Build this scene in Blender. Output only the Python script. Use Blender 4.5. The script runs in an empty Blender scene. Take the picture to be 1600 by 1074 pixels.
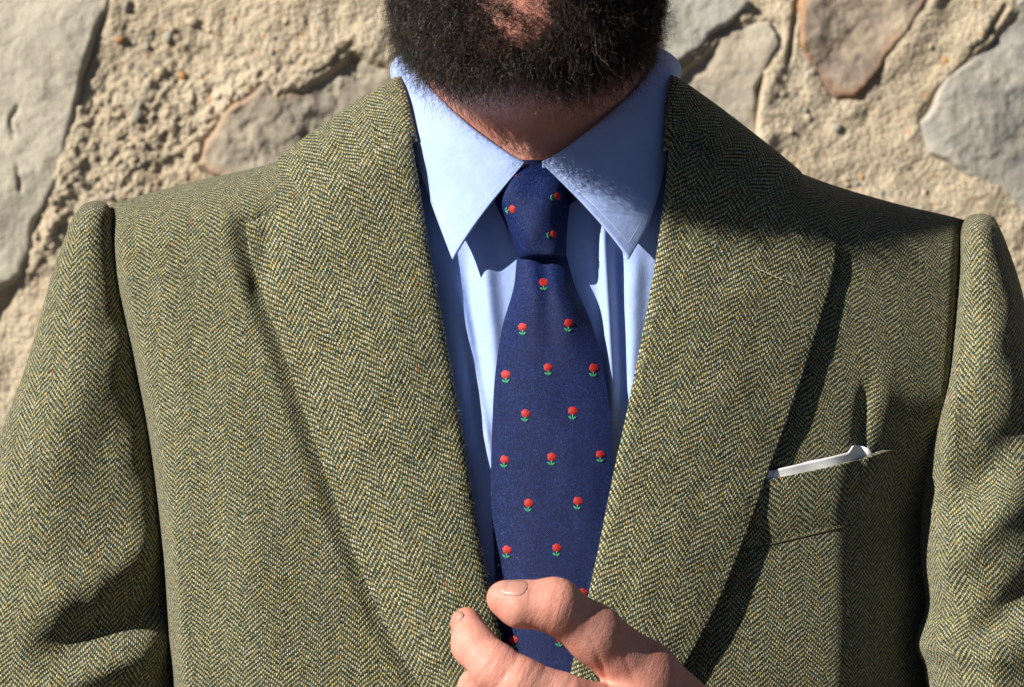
import bpy, math, random
import numpy as np
from mathutils import Vector

random.seed(4); RNG = np.random.default_rng(11)
scene = bpy.context.scene
col = scene.collection

# ------------------------------------------------------------------ camera, sky, sun, exposure
D, S, Z0 = 1.5, 2800.0, 1.40            # camera distance to the chest, scale there, camera height
cam_d = bpy.data.cameras.new('camera'); cam = bpy.data.objects.new('camera', cam_d); col.objects.link(cam)
cam.location = (0, -D, Z0); cam.rotation_euler = (math.radians(90), 0, 0)
cam_d.sensor_width = 36; cam_d.lens = 36 * D / (1600 / S)
cam_d.clip_start = 0.05; cam_d.clip_end = 500
cam_d.dof.use_dof = True; cam_d.dof.focus_distance = D - 0.035; cam_d.dof.aperture_fstop = 13
scene.camera = cam

SUN = Vector((0.725, 0.485, -0.46)).normalized()          # direction the light travels
world = bpy.data.worlds.new('World'); scene.world = world; world.use_nodes = True
wn = world.node_tree
for n in list(wn.nodes): wn.nodes.remove(n)
sky = wn.nodes.new('ShaderNodeTexSky'); sky.sky_type = 'NISHITA'; sky.sun_disc = False
sky.altitude = 2000; sky.air_density = 0.28; sky.dust_density = 0.0; sky.sun_elevation = math.asin(-SUN.z); sky.sun_rotation = math.atan2(-SUN.x, -SUN.y)
bg = wn.nodes.new('ShaderNodeBackground'); bg.inputs['Strength'].default_value = 0.05
wo = wn.nodes.new('ShaderNodeOutputWorld')
wn.links.new(sky.outputs[0], bg.inputs[0]); wn.links.new(bg.outputs[0], wo.inputs[0])
sun_d = bpy.data.lights.new('sun', 'SUN'); sun_d.energy = 5.0; sun_d.angle = math.radians(0.53); sun_d.color = (1.0, 0.94, 0.84)
sun = bpy.data.objects.new('sun', sun_d); col.objects.link(sun)
sun.rotation_euler = SUN.to_track_quat('-Z', 'Y').to_euler(); sun.location = (-2, -2, 4)
scene.view_settings.view_transform = 'Standard'; scene.view_settings.look = 'None'
scene.view_settings.exposure = 0.68; scene.view_settings.gamma = 1.0
try: scene.view_settings.use_curve_mapping = False
except Exception: pass
scene.cycles.max_bounces = 6

# ------------------------------------------------------------------ helpers
def W(px, py, y):
    """a point of the place: at depth y, on the line of sight of photo position px, py"""
    px, py, y = np.broadcast_arrays(np.asarray(px, float), np.asarray(py, float), np.asarray(y, float))
    k = (D + y) / D / S
    return np.stack([(px - 800) * k, y, Z0 + (537 - py) * k], -1)

def pchip(xs, ys):
    xs = np.asarray(xs, float); ys = np.asarray(ys, float)
    h = np.diff(xs); d = np.diff(ys) / h
    m = np.zeros_like(ys)
    for i in range(1, len(xs) - 1):
        if d[i-1] * d[i] > 0:
            w1 = 2*h[i] + h[i-1]; w2 = h[i] + 2*h[i-1]
            m[i] = (w1 + w2) / (w1/d[i-1] + w2/d[i])
    m[0] = d[0]; m[-1] = d[-1]
    def f(x):
        x = np.asarray(x, float)
        xc = np.clip(x, xs[0], xs[-1])
        i = np.clip(np.searchsorted(xs, xc) - 1, 0, len(xs) - 2)
        t = (xc - xs[i]) / h[i]
        return ((1+2*t)*(1-t)**2*ys[i] + t*(1-t)**2*h[i]*m[i] + t*t*(3-2*t)*ys[i+1] + t*t*(t-1)*h[i]*m[i+1])
    return f

def cr(P, n, even=True):
    """smooth curve (centripetal-ish Catmull-Rom) through the points P, n samples evenly spaced"""
    P = np.asarray(P, float)
    if len(P) == 2:
        t = np.linspace(0, 1, n)[:, None]; return P[0]*(1-t) + P[1]*t
    Q = np.vstack([2*P[0]-P[1], P, 2*P[-1]-P[-2]])
    out = []
    for i in range(1, len(Q) - 2):
        t = np.linspace(0, 1, 40, endpoint=False)[:, None]
        a, b, c, d = Q[i-1], Q[i], Q[i+1], Q[i+2]
        out.append(0.5*((2*b) + (c-a)*t + (2*a-5*b+4*c-d)*t*t + (3*b-a-3*c+d)*t**3))
    out = np.vstack(out + [P[-1:]])
    L = np.r_[0, np.cumsum(np.linalg.norm(np.diff(out, axis=0), axis=1))] if even else np.linspace(0, 1, len(out))
    s = np.linspace(0, L[-1], n)
    return np.stack([np.interp(s, L, out[:, k]) for k in range(out.shape[1])], 1)

def sstep(a, b, x):
    t = np.clip((np.asarray(x, float) - a) / (b - a), 0, 1); return t*t*(3-2*t)

def ridge(px, py, x0, y0, x1, y1, sig, fade=0.25):
    """1 along the line (x0,y0)-(x1,y1), falling off sideways, tapering at the ends"""
    dx, dy = x1-x0, y1-y0; L2 = dx*dx+dy*dy
    t = ((px-x0)*dx + (py-y0)*dy) / L2
    d = ((px-x0)*dy - (py-y0)*dx) / math.sqrt(L2)
    e = sstep(-fade, fade, t) * (1 - sstep(1-fade, 1+fade, t))
    return np.exp(-(d/sig)**2) * e

def _h(ix, iy, iz, seed):
    n = (ix.astype(np.int64)*374761393 + iy.astype(np.int64)*668265263 + iz.astype(np.int64)*2147483647 + seed*1274126177) & 0xffffffff
    n = ((n ^ (n >> 13)) * 1274126177) & 0xffffffff
    return ((n ^ (n >> 16)) & 0xffff) / 65535.0

def vnoise(x, y, z=0.0, seed=0):
    x, y, z = np.broadcast_arrays(np.asarray(x, float), np.asarray(y, float), np.asarray(z, float))
    ix, iy, iz = np.floor(x), np.floor(y), np.floor(z)
    fx, fy, fz = x-ix, y-iy, z-iz
    fx, fy, fz = [t*t*t*(t*(6*t-15)+10) for t in (fx, fy, fz)]
    r = 0
    for a in (0, 1):
        for b in (0, 1):
            for c in (0, 1):
                w = (fx if a else 1-fx)*(fy if b else 1-fy)*(fz if c else 1-fz)
                r = r + w*_h(ix+a, iy+b, iz+c, seed)
    return r*2 - 1

def fbm(x, y, z=0.0, o=4, seed=0, g=0.5):
    r = 0; a = 1.0; f = 1.0
    for i in range(o):
        r = r + a*vnoise(np.asarray(x)*f, np.asarray(y)*f, np.asarray(z)*f, seed+i*7); a *= g; f *= 2.03
    return r

def worley(x, y, seed=0):
    ix, iy = np.floor(x), np.floor(y); best = np.full(np.shape(x), 9.0); val = np.zeros(np.shape(x))
    for a in (-1, 0, 1):
        for b in (-1, 0, 1):
            cx, cy = ix+a, iy+b
            jx = _h(cx, cy, cx*0, seed); jy = _h(cx, cy, cx*0+1, seed); rv = _h(cx, cy, cx*0+2, seed)
            d = np.hypot(cx+jx-x, cy+jy-y)
            m = d < best; best = np.where(m, d, best); val = np.where(m, rv, val)
    return best, val

def mesh_obj(name, V, F, mats, parent=None, uv=None, smooth=True, attrs=None, mat_idx=None):
    V = np.asarray(V, float).reshape(-1, 3); F = np.asarray(F, np.int64)
    me = bpy.data.meshes.new(name)
    k = F.shape[1]
    me.vertices.add(len(V)); me.vertices.foreach_set('co', V.astype(np.float32).ravel())
    me.loops.add(F.size); me.loops.foreach_set('vertex_index', F.astype(np.int32).ravel())
    me.polygons.add(len(F)); me.polygons.foreach_set('loop_start', np.arange(0, F.size, k, dtype=np.int32))
    me.polygons.foreach_set('loop_total', np.full(len(F), k, np.int32))
    if smooth: me.polygons.foreach_set('use_smooth', np.ones(len(F), bool))
    for m in (mats if isinstance(mats, (list, tuple)) else [mats]): me.materials.append(m)
    if mat_idx is not None: me.polygons.foreach_set('material_index', np.asarray(mat_idx, np.int32))
    if uv is not None:
        l = me.uv_layers.new(name='UVMap')
        l.data.foreach_set('uv', np.asarray(uv, float).reshape(-1, 2)[F.ravel()].astype(np.float32).ravel())
    if attrs:
        for an, av in attrs.items():
            at = me.attributes.new(an, 'FLOAT', 'POINT'); at.data.foreach_set('value', np.asarray(av, np.float32).ravel())
    me.update(calc_edges=True); me.validate()
    o = bpy.data.objects.new(name, me); col.objects.link(o)
    if parent is not None: o.parent = parent
    return o

def grid_faces(ny, nx, closed=False, flip=False):
    i = np.arange(ny-1)[:, None]; j = np.arange(nx if closed else nx-1)[None, :]
    j2 = (j+1) % nx
    a, b, c, d = i*nx+j, i*nx+j2, (i+1)*nx+j2, (i+1)*nx+j
    F = np.stack([x*np.ones_like(i+j) for x in (a, b, c, d)], -1).reshape(-1, 4)
    return F[:, ::-1] if flip else F

def grid_uv(P, ref=None):
    """arc-length coordinates in metres"""
    du = np.linalg.norm(np.diff(P, axis=1), axis=2); u = np.c_[np.zeros(len(P)), np.cumsum(du, 1)]
    if ref is None: ref = P.shape[1]//2
    u = u - u[:, ref:ref+1]
    dv = np.linalg.norm(np.diff(P[:, ref], axis=0), axis=1); v = np.r_[0, np.cumsum(dv)]
    return np.stack([u, np.repeat(v[:, None], P.shape[1], 1)], -1)

def solid(o, t, off=-1):
    m = o.modifiers.new('thickness', 'SOLIDIFY'); m.thickness = t; m.offset = off
    return o

def tag(o, label=None, cat=None, group=None, kind=None):
    if label: o['label'] = label
    if cat: o['category'] = cat
    if group: o['group'] = group
    if kind: o['kind'] = kind
    return o

# surface nets: a smooth mesh round the zero level of a distance field
def nets(fn, lo, hi, h):
    ax = [np.arange(lo[k], hi[k] + h, h) for k in range(3)]
    X, Y, Z = np.meshgrid(*ax, indexing='ij')
    f = fn(X, Y, Z).astype(np.float32)
    n = f.shape
    sgn = f < 0
    cell = np.zeros([m-1 for m in n], np.int8)
    for a in (0, 1):
        for b in (0, 1):
            for c in (0, 1):
                cell += sgn[a:n[0]-1+a, b:n[1]-1+b, c:n[2]-1+c]
    act = (cell > 0) & (cell < 8)
    idx = -np.ones(act.shape, np.int64); ci = np.argwhere(act); idx[act] = np.arange(len(ci))
    acc = np.zeros((len(ci), 3)); cnt = np.zeros(len(ci))
    cs = [(a, b, c) for a in (0, 1) for b in (0, 1) for c in (0, 1)]
    for p in cs:
        for k in range(3):
            if p[k] == 0:
                q = list(p); q[k] = 1
                f0 = f[ci[:, 0]+p[0], ci[:, 1]+p[1], ci[:, 2]+p[2]]; f1 = f[ci[:, 0]+q[0], ci[:, 1]+q[1], ci[:, 2]+q[2]]
                m = (f0 < 0) != (f1 < 0); t = np.where(m, f0/np.where(m, f0-f1, 1), 0)
                pt = np.array(p, float)[None] + 0; pt = np.repeat(pt, len(ci), 0); pt[:, k] += t
                acc[m] += pt[m]; cnt[m] += 1
    V = (ci + acc/np.maximum(cnt, 1)[:, None])*h + np.array(lo)[None]
    Fs = []
    for k in range(3):
        e = [slice(None)]*3; g = [slice(None)]*3; e[k] = slice(0, n[k]-1); g[k] = slice(1, n[k])
        s0 = sgn[tuple(e)]; s1 = sgn[tuple(g)]
        pos = np.argwhere(s0 != s1)
        a, b = [(1, 2), (2, 0), (0, 1)][k]
        ok = (pos[:, a] > 0) & (pos[:, b] > 0) & (pos[:, a] < n[a]-1) & (pos[:, b] < n[b]-1); pos = pos[ok]
        if not len(pos): continue
        def c(da, db):
            q = pos.copy(); q[:, a] += da; q[:, b] += db; return idx[q[:, 0], q[:, 1], q[:, 2]]
        F = np.stack([c(-1, -1), c(0, -1), c(0, 0), c(-1, 0)], 1)
        ins = s0[pos[:, 0], pos[:, 1], pos[:, 2]]
        F[~ins] = F[~ins][:, ::-1]
        Fs.append(F)
    return V, np.vstack(Fs)

def cone(X, Y, Z, a, b, ra, rb):
    a = np.asarray(a, float); b = np.asarray(b, float); d = b-a; L2 = float(d@d)
    t = np.clip(((X-a[0])*d[0] + (Y-a[1])*d[1] + (Z-a[2])*d[2])/L2, 0, 1)
    return np.sqrt((X-a[0]-t*d[0])**2 + (Y-a[1]-t*d[1])**2 + (Z-a[2]-t*d[2])**2) - (ra + t*(rb-ra))

def ell(X, Y, Z, c, r):
    q = np.sqrt(((X-c[0])/r[0])**2 + ((Y-c[1])/r[1])**2 + ((Z-c[2])/r[2])**2)
    return (q-1)*min(r)

def smin(a, b, k):
    h = np.clip(0.5 + 0.5*(b-a)/k, 0, 1); return b*(1-h) + a*h - k*h*(1-h)

# ------------------------------------------------------------------ materials
class NT:
    def __init__(self, name):
        self.m = bpy.data.materials.new(name); self.m.use_nodes = True; self.t = self.m.node_tree
        for n in list(self.t.nodes): self.t.nodes.remove(n)
        self.out = self.t.nodes.new('ShaderNodeOutputMaterial')
        self.b = self.t.nodes.new('ShaderNodeBsdfPrincipled'); self.t.links.new(self.b.outputs[0], self.out.inputs[0])
    def set(self, **kw):
        for k, v in kw.items():
            self.inp(self.b, k.replace('_', ' '), v)
    def inp(self, n, k, v):
        s = n.inputs[k]
        if hasattr(v, 'is_linked') or isinstance(v, bpy.types.NodeSocket): self.t.links.new(v, s)
        elif isinstance(v, (tuple, list)) and len(v) == 3 and s.type == 'RGBA': s.default_value = (*v, 1)
        else: s.default_value = v
    def M(self, op, a, b=0.0, c=0.0):
        n = self.t.nodes.new('ShaderNodeMath'); n.operation = op
        for k, v in enumerate((a, b, c)): self.inp(n, k, v)
        return n.outputs[0]
    def uv(self):
        n = self.t.nodes.new('ShaderNodeUVMap'); n.uv_map = 'UVMap'; return n.outputs[0]
    def obj(self):
        return self.t.nodes.new('ShaderNodeTexCoord').outputs['Object']
    def sep(self, v):
        n = self.t.nodes.new('ShaderNodeSeparateXYZ'); self.inp(n, 0, v); return n.outputs
    def comb(self, x, y=0.0, z=0.0):
        n = self.t.nodes.new('ShaderNodeCombineXYZ')
        for k, v in enumerate((x, y, z)): self.inp(n, k, v)
        return n.outputs[0]
    def noise(self, vec, scale, detail=2.0, rough=0.5, dim='3D', out=0, distort=0.0):
        n = self.t.nodes.new('ShaderNodeTexNoise'); n.noise_dimensions = dim
        self.inp(n, 'Vector', vec); n.inputs['Scale'].default_value = scale; n.inputs['Detail'].default_value = detail
        n.inputs['Roughness'].default_value = rough; n.inputs['Distortion'].default_value = distort
        return n.outputs[out]
    def white(self, vec, out=0):
        n = self.t.nodes.new('ShaderNodeTexWhiteNoise'); n.noise_dimensions = '3D'; self.inp(n, 'Vector', vec); return n.outputs[out]
    def voro(self, vec, scale, feature='F1', out='Distance'):
        n = self.t.nodes.new('ShaderNodeTexVoronoi'); n.feature = feature; self.inp(n, 'Vector', vec); n.inputs['Scale'].default_value = scale
        return n.outputs[out]
    def ramp(self, f, stops, interp='LINEAR'):
        n = self.t.nodes.new('ShaderNodeValToRGB'); n.color_ramp.interpolation = interp; self.inp(n, 0, f)
        el = n.color_ramp.elements
        while len(el) < len(stops): el.new(0.5)
        for e, (p, c) in zip(el, stops): e.position = p; e.color = (*c, 1) if len(c) == 3 else c
        return n.outputs[0]
    def mix(self, f, a, b, mode='MIX'):
        n = self.t.nodes.new('ShaderNodeMix'); n.data_type = 'RGBA'; n.blend_type = mode
        self.inp(n, 'Factor', f); self.inp(n, 6, a); self.inp(n, 7, b); return n.outputs[2]
    def mapr(self, f, a, b, c=0.0, d=1.0):
        n = self.t.nodes.new('ShaderNodeMapRange'); self.inp(n, 0, f)
        for k, v in zip((1, 2, 3, 4), (a, b, c, d)): self.inp(n, k, v)
        return n.outputs[0]
    def bump(self, h, dist, strength=1.0, normal=None):
        n = self.t.nodes.new('ShaderNodeBump'); self.inp(n, 'Height', h); n.inputs['Distance'].default_value = dist; n.inputs['Strength'].default_value = strength
        if normal is not None: self.inp(n, 'Normal', normal)
        return n.outputs[0]
    def attr(self, name):
        n = self.t.nodes.new('ShaderNodeAttribute'); n.attribute_name = name; return n.outputs['Fac']

def tweed():
    k = NT('tweed'); M = k.M
    uv = k.uv()
    wob = k.noise(uv, 55.0, 2.0, 0.5, '2D', out=1)
    sw = k.sep(wob); s = k.sep(uv)
    wob2 = k.sep(k.noise(uv, 500.0, 1.0, 0.5, '2D', out=1))
    u = M('ADD', M('ADD', s[0], M('MULTIPLY', M('SUBTRACT', sw[0], 0.5), 0.0018)), M('MULTIPLY', M('SUBTRACT', wob2[0], 0.5), 0.0005))
    v = M('ADD', M('ADD', s[1], M('MULTIPLY', M('SUBTRACT', sw[1], 0.5), 0.0020)), M('MULTIPLY', M('SUBTRACT', wob2[1], 0.5), 0.0005))
    t, n, p = 0.00108, 10.0, 0.0033
    ut = M('DIVIDE', u, t); i = M('FLOOR', ut); fu = M('SUBTRACT', ut, i)
    c = M('FLOOR', M('DIVIDE', i, n)); j = M('SUBTRACT', i, M('MULTIPLY', c, n))
    par = M('FLOORED_MODULO', c, 2.0)
    st = M('ADD', M('MULTIPLY', par, j), M('MULTIPLY', M('SUBTRACT', 1.0, par), M('SUBTRACT', n - 1, j)))
    ph = M('ADD', M('ADD', M('DIVIDE', v, p), M('MULTIPLY', st, 0.31)), M('MULTIPLY', par, 0.5))
    ip = M('FLOOR', ph); fp = M('SUBTRACT', ph, ip)
    rnd = k.white(k.comb(i, ip, c)); rnd2 = k.white(k.comb(i, ip, M('ADD', c, 31.7)))
    fl = M('ADD', 0.60, M('MULTIPLY', M('SUBTRACT', rnd2, 0.5), 0.34))
    a = M('SINE', M('MULTIPLY', math.pi, M('MINIMUM', M('DIVIDE', fp, fl), 1.0)))       # along the float
    b = M('SINE', M('MULTIPLY', math.pi, fu))                                           # across the thread
    L = M('MULTIPLY', M('POWER', M('MAXIMUM', a, 0.0), 0.6), M('POWER', M('MAXIMUM', b, 0.0), 0.7))
    mask = k.mapr(L, 0.25, 0.75)
    heath = k.noise(k.comb(M('MULTIPLY', u, 320.0), M('MULTIPLY', v, 150.0)), 1.0, 3.0, 0.65, '2D')
    pick = M('ADD', M('MULTIPLY', rnd, 0.74), M('MULTIPLY', k.mapr(heath, 0.25, 0.75), 0.26))
    light = k.ramp(pick, [(0.0, (.10, .15, .115)), (0.20, (.34, .36, .24)), (0.34, (.47, .42, .16)), (0.48, (.60, .56, .36)),
                          (0.62, (.50, .37, .12)), (0.72, (.35, .40, .29)), (0.86, (.61, .57, .41)), (1.0, (.48, .25, .07))])
    dn = k.noise(k.comb(M('MULTIPLY', u, 260.0), M('MULTIPLY', v, 420.0)), 1.0, 3.0, 0.7, '2D')
    wf = k.white(k.comb(M('FLOOR', M('MULTIPLY', u, 420.0)), M('FLOOR', M('MULTIPLY', v, 1100.0)), 3.0))
    dark = k.ramp(M('ADD', M('MULTIPLY', dn, 0.62), M('MULTIPLY', wf, 0.38)), [(0.3, (.012, .015, .008)), (0.45, (.034, .037, .016)), (0.56, (.034, .056, .042)), (0.66, (.095, .072, .025)), (0.78, (.10, .105, .07))])
    big = k.noise(uv, 28.0, 3.0, 0.55, '2D')
    mid = k.noise(uv, 240.0, 2.0, 0.6, '2D')
    mask2 = M('MULTIPLY', M('MULTIPLY', mask, k.mapr(big, 0.2, 0.8, 0.84, 1.0)), k.mapr(mid, 0.3, 0.6, 0.72, 1.0))
    cc = k.mix(mask2, dark, light)
    fleck = k.white(k.comb(M('MULTIPLY', i, 1.0), M('FLOOR', M('MULTIPLY', ph, 0.5)), 7.7))
    cc = k.mix(M('MULTIPLY', M('GREATER_THAN', fleck, 0.9985), mask), cc, (.40, .14, .04))
    fz = k.noise(uv, 2600.0, 2.0, 0.7, '2D')
    hgt = M('ADD', L, M('MULTIPLY', fz, 0.35))
    k.set(Base_Color=cc, Roughness=0.92, Normal=k.bump(hgt, 0.00055, 0.9), Specular_IOR_Level=0.15, Sheen_Weight=0.12, Sheen_Roughness=0.6)
    return k.m

def shirt_cloth():
    k = NT('blue_cotton'); uv = k.uv(); s = k.sep(uv)
    a = k.M('SINE', k.M('MULTIPLY', s[0], 2*math.pi/0.0007)); b = k.M('SINE', k.M('MULTIPLY', s[1], 2*math.pi/0.0007))
    w = k.M('MULTIPLY', a, b)
    nz = k.noise(uv, 90.0, 4.0, 0.6, '2D')
    c = k.ramp(nz, [(0.3, (.325, .445, .80)), (0.7, (.36, .48, .83))])
    k.set(Base_Color=c, Roughness=0.75, Specular_IOR_Level=0.25, Sheen_Weight=0.1,
          Normal=k.bump(k.M('ADD', k.M('MULTIPLY', w, 0.3), k.M('MULTIPLY', nz, 3.0)), 0.0003, 0.6))
    return k.m

def tie_silk():
    k = NT('navy_silk'); uv = k.uv(); s = k.sep(uv); M = k.M
    d = M('ADD', M('MULTIPLY', s[0], 1900.0), M('MULTIPLY', s[1], 1900.0))
    tw = M('SINE', M('MULTIPLY', d, math.pi))
    sp = k.white(k.comb(M('FLOOR', M('MULTIPLY', s[0], 1900.0)), M('FLOOR', M('MULTIPLY', s[1], 1500.0)), 0.0))
    n2 = k.noise(uv, 1500.0, 2.0, 0.7, '2D')
    f = M('ADD', M('MULTIPLY', sp, 0.6), M('MULTIPLY', n2, 0.4))
    c = k.ramp(f, [(0.0, (.002, .005, .032)), (0.5, (.005, .0135, .076)), (0.75, (.011, .027, .13)), (0.92, (.036, .070, .24)), (1.0, (.09, .13, .34))])
    k.set(Base_Color=c, Roughness=0.62, Specular_IOR_Level=0.2, Normal=k.bump(M('ADD', tw, M('MULTIPLY', sp, 1.5)), 0.00012, 0.7),
          Sheen_Weight=0.0)
    return k.m

def thread(name, c0, c1):
    k = NT(name); o = k.obj()
    n = k.noise(o, 2400.0, 2.0, 0.6)
    k.set(Base_Color=k.mix(n, c0, c1), Roughness=0.6, Normal=k.bump(n, 0.0003, 0.8))
    return k.m

def skin():
    k = NT('skin'); o = k.obj(); M = k.M
    n1 = k.noise(o, 45.0, 4.0, 0.6); n2 = k.noise(o, 260.0, 3.0, 0.6)
    c = k.ramp(M('ADD', M('MULTIPLY', n1, 0.6), M('MULTIPLY', n2, 0.4)), [(0.32, (.51, .210, .158)), (0.5, (.58, .270, .210)), (0.68, (.64, .335, .265))])
    c = k.mix(k.attr('redness'), c, (.52, .155, .12))
    c = k.mix(k.attr('stubble'), c, (.035, .018, .011))
    cell = k.voro(o, 900.0, 'F1'); fine = k.noise(o, 1700.0, 3.0, 0.6)
    h = M('ADD', M('ADD', M('MULTIPLY', cell, 0.6), M('MULTIPLY', fine, 0.45)), M('MULTIPLY', n2, 0.9))
    so = k.sep(o); ax_ = M('ADD', M('ADD', M('MULTIPLY', so[0], 520.0), M('MULTIPLY', so[2], -230.0)), M('MULTIPLY', k.noise(o, 110.0, 2.0), 3.0))
    cre = k.noise(k.comb(ax_, M('MULTIPLY', so[1], 60.0), M('MULTIPLY', so[2], 60.0)), 1.0, 2.0, 0.6)
    h = M('ADD', h, M('MULTIPLY', M('MULTIPLY', k.mapr(cre, 0.35, 0.55), k.attr('crease')), 1.5))
    k.set(Base_Color=c, Roughness=0.55, Specular_IOR_Level=0.32, Subsurface_Weight=0.25, Subsurface_Radius=(0.010, 0.0035, 0.0018), Subsurface_Scale=0.35,
          Normal=k.bump(h, 0.00022, 0.75))
    return k.m

def simple(name, c, rough=0.6, **kw):
    k = NT(name); o = k.obj(); n = k.noise(o, 60.0, 4.0, 0.6)
    k.set(Base_Color=k.mix(n, tuple(x*0.8 for x in c), tuple(min(1, x*1.15) for x in c)), Roughness=rough, **kw)
    return k.m

def hair_mat():
    k = NT('beard_hair'); t = k.attr('tint')
    c = k.ramp(t, [(0.0, (.004, .003, .002)), (0.6, (.009, .006, .004)), (0.86, (.028, .014, .007)), (0.97, (.11, .052, .024)), (1.0, (.24, .15, .085))])
    k.set(Base_Color=c, Roughness=0.36, Specular_IOR_Level=0.5)
    return k.m

def mortar_mat():
    k = NT('lime_mortar'); o = k.obj(); M = k.M
    n = k.noise(o, 9.0, 5.0, 0.6); g = k.noise(o, 420.0, 3.0, 0.7); v = k.voro(o, 330.0, 'F1', 'Color'); vs = k.sep(v)
    c = k.ramp(n, [(0.3, (.42, .345, .245)), (0.5, (.50, .425, .315)), (0.7, (.58, .50, .385))])
    c = k.mix(M('MULTIPLY', k.mapr(g, 0.35, 0.7), 0.35), c, (.36, .275, .17))
    c = k.mix(M('MULTIPLY', M('GREATER_THAN', vs[0], 0.93), 0.6), c, (.30, .26, .21))
    c = k.mix(M('MULTIPLY', M('GREATER_THAN', vs[1], 0.985), 0.6), c, (.42, .22, .09))
    vd = k.voro(o, 260.0)
    h = M('ADD', M('MULTIPLY', g, 1.0), M('MULTIPLY', vd, -0.8))
    k.set(Base_Color=c, Roughness=0.95, Specular_IOR_Level=0.1, Normal=k.bump(h, 0.0022, 0.9))
    return k.m

def stone_mat(name, a, b, c, rust=0.0, lichen=(.34, .34, .30)):
    k = NT(name); o = k.obj(); M = k.M
    n = k.noise(o, 13.0, 6.0, 0.68, distort=0.8); n2 = k.noise(o, 38.0, 5.0, 0.65); g = k.noise(o, 300.0, 4.0, 0.7)
    cc = k.ramp(n, [(0.30, a), (0.5, b), (0.70, c)])
    cc = k.mix(M('MULTIPLY', k.mapr(n2, 0.42, 0.62), 0.6), cc, lichen)
    cc = k.mix(M('MULTIPLY', k.mapr(g, 0.5, 0.75), 0.35), cc, tuple(x*0.55 for x in b))
    if rust:
        e = k.attr('rim')
        cc = k.mix(M('MULTIPLY', M('MULTIPLY', e, rust), k.mapr(n2, 0.25, 0.6)), cc, (.36, .17, .07))
    h = M('ADD', M('MULTIPLY', n2, 2.0), M('MULTIPLY', g, 0.6))
    k.set(Base_Color=cc, Roughness=0.88, Specular_IOR_Level=0.25, Normal=k.bump(h, 0.0022, 0.8))
    return k.m

TWEED = tweed(); SHIRT = shirt_cloth(); SILK = tie_silk(); SKIN = skin(); HAIR = hair_mat(); MORTAR = mortar_mat()
RED = thread('red_thread', (.30, .004, .004), (.52, .020, .013)); GREEN = thread('green_thread', (.02, .20, .10), (.06, .38, .19))
NAIL = simple('nail', (.44, .225, .175), 0.38, Specular_IOR_Level=0.5)
LINEN = simple('white_linen', (.80, .80, .82), 0.8)
TROUSER = simple('charcoal_wool', (.035, .035, .04), 0.9); LEATHER = simple('brown_leather', (.09, .04, .02), 0.4)
STITCH = simple('pale_blue_stitch', (.62, .72, .88), 0.7)
DARKTHREAD = simple('dark_thread', (.05, .05, .025), 0.9)

# ------------------------------------------------------------------ the ground
gx = np.r_[-60, -20, -8, np.linspace(-4, 4, 41), 8, 20, 60]; gy = np.r_[-60, -20, -8, np.linspace(-4, 0.66, 25), 3]
GX, GY = np.meshgrid(gx, gy)
GZ = 0.012*fbm(GX*1.3, GY*1.3, o=3, seed=3)*(np.abs(GX) < 5)
GZ = GZ*sstep(0.5, 1.2, np.hypot(GX, GY - 0.07))
gm = NT('packed_earth'); _o = gm.obj(); _n = gm.noise(_o, 6.0, 6.0, 0.65); _g = gm.noise(_o, 160.0, 4.0, 0.7)
gm.set(Base_Color=gm.ramp(_n, [(0.3, (.07, .065, .04)), (0.7, (.11, .10, .07))]), Roughness=0.95, Normal=gm.bump(_g, 0.01, 0.6))
tag(mesh_obj('ground', np.stack([GX, GY, GZ], -1), grid_faces(len(gy), len(gx)), gm.m), kind='structure')

# ------------------------------------------------------------------ the stone wall
YW = 0.66
wall = bpy.data.objects.new('stone_wall', None); col.objects.link(wall); wall.location = (0, YW, 0)
tag(wall, 'rough stone wall with sandy mortar and grey slabs behind the man', 'wall')
KW = (D + YW)/D/S
def wpx(poly): return np.array([((x-800)*KW, Z0 + (537-y)*KW) for x, y in poly])

def poly_sd(X, Z, P):
    d = np.full(X.shape, 1e9); inside = np.zeros(X.shape, bool)
    n = len(P)
    for i in range(n):
        a, b = P[i], P[(i+1) % n]; e = b-a
        t = np.clip(((X-a[0])*e[0] + (Z-a[1])*e[1])/(e@e), 0, 1)
        d = np.minimum(d, np.hypot(X-a[0]-t*e[0], Z-a[1]-t*e[1]))
        c = ((a[1] > Z) != (b[1] > Z)) & (X < (b[0]-a[0])*(Z-a[1])/(b[1]-a[1]+1e-12) + a[0])
        inside ^= c
    return np.where(inside, d, -d)

STONES = [  # outline in photo positions, height over the mortar, roughness, tilt x, tilt z, material
 ('slab', [(-420,-260),(60,-300),(172,-120),(163,15),(150,62),(126,128),(112,190),(95,262),(72,315),(48,365),(28,425),(-20,452),(-140,560),(-330,640),(-560,420),(-600,0)], .0018, .0024, .0, .0, 0),
 ('rubble', [(352,180),(385,150),(412,128),(436,150),(466,136),(520,98),(545,66),(572,76),(608,92),(650,150),(640,260),(520,330),(380,300),(318,262),(326,222)], .003, .0060, .0, -.06, 1),
 ('ledge', [(985,-60),(1075,-30),(1168,2),(1150,26),(1108,58),(1062,92),(1040,108),(960,110),(900,20)], .008, .003, -.01, .0, 2),
 ('block', [(1046,116),(1085,84),(1150,40),(1205,30),(1222,60),(1200,110),(1178,140),(1176,225),(1160,300),(1000,320),(960,200)], .000, .0035, .01, .0, 3),
 ('wedge', [(1246,-140),(1300,-190),(1430,-170),(1470,-60),(1440,10),(1400,66),(1368,118),(1332,154),(1300,158),(1282,128),(1256,70)], .002, .004, .01, .01, 4),
 ('boulder', [(1432,186),(1478,140),(1510,102),(1556,44),(1605,-8),(1700,-80),(1900,-60),(1960,160),(1900,360),(1740,400),(1640,352),(1560,300),(1500,268),(1448,236)], .002, .004, .0, .0, 5),
]
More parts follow.
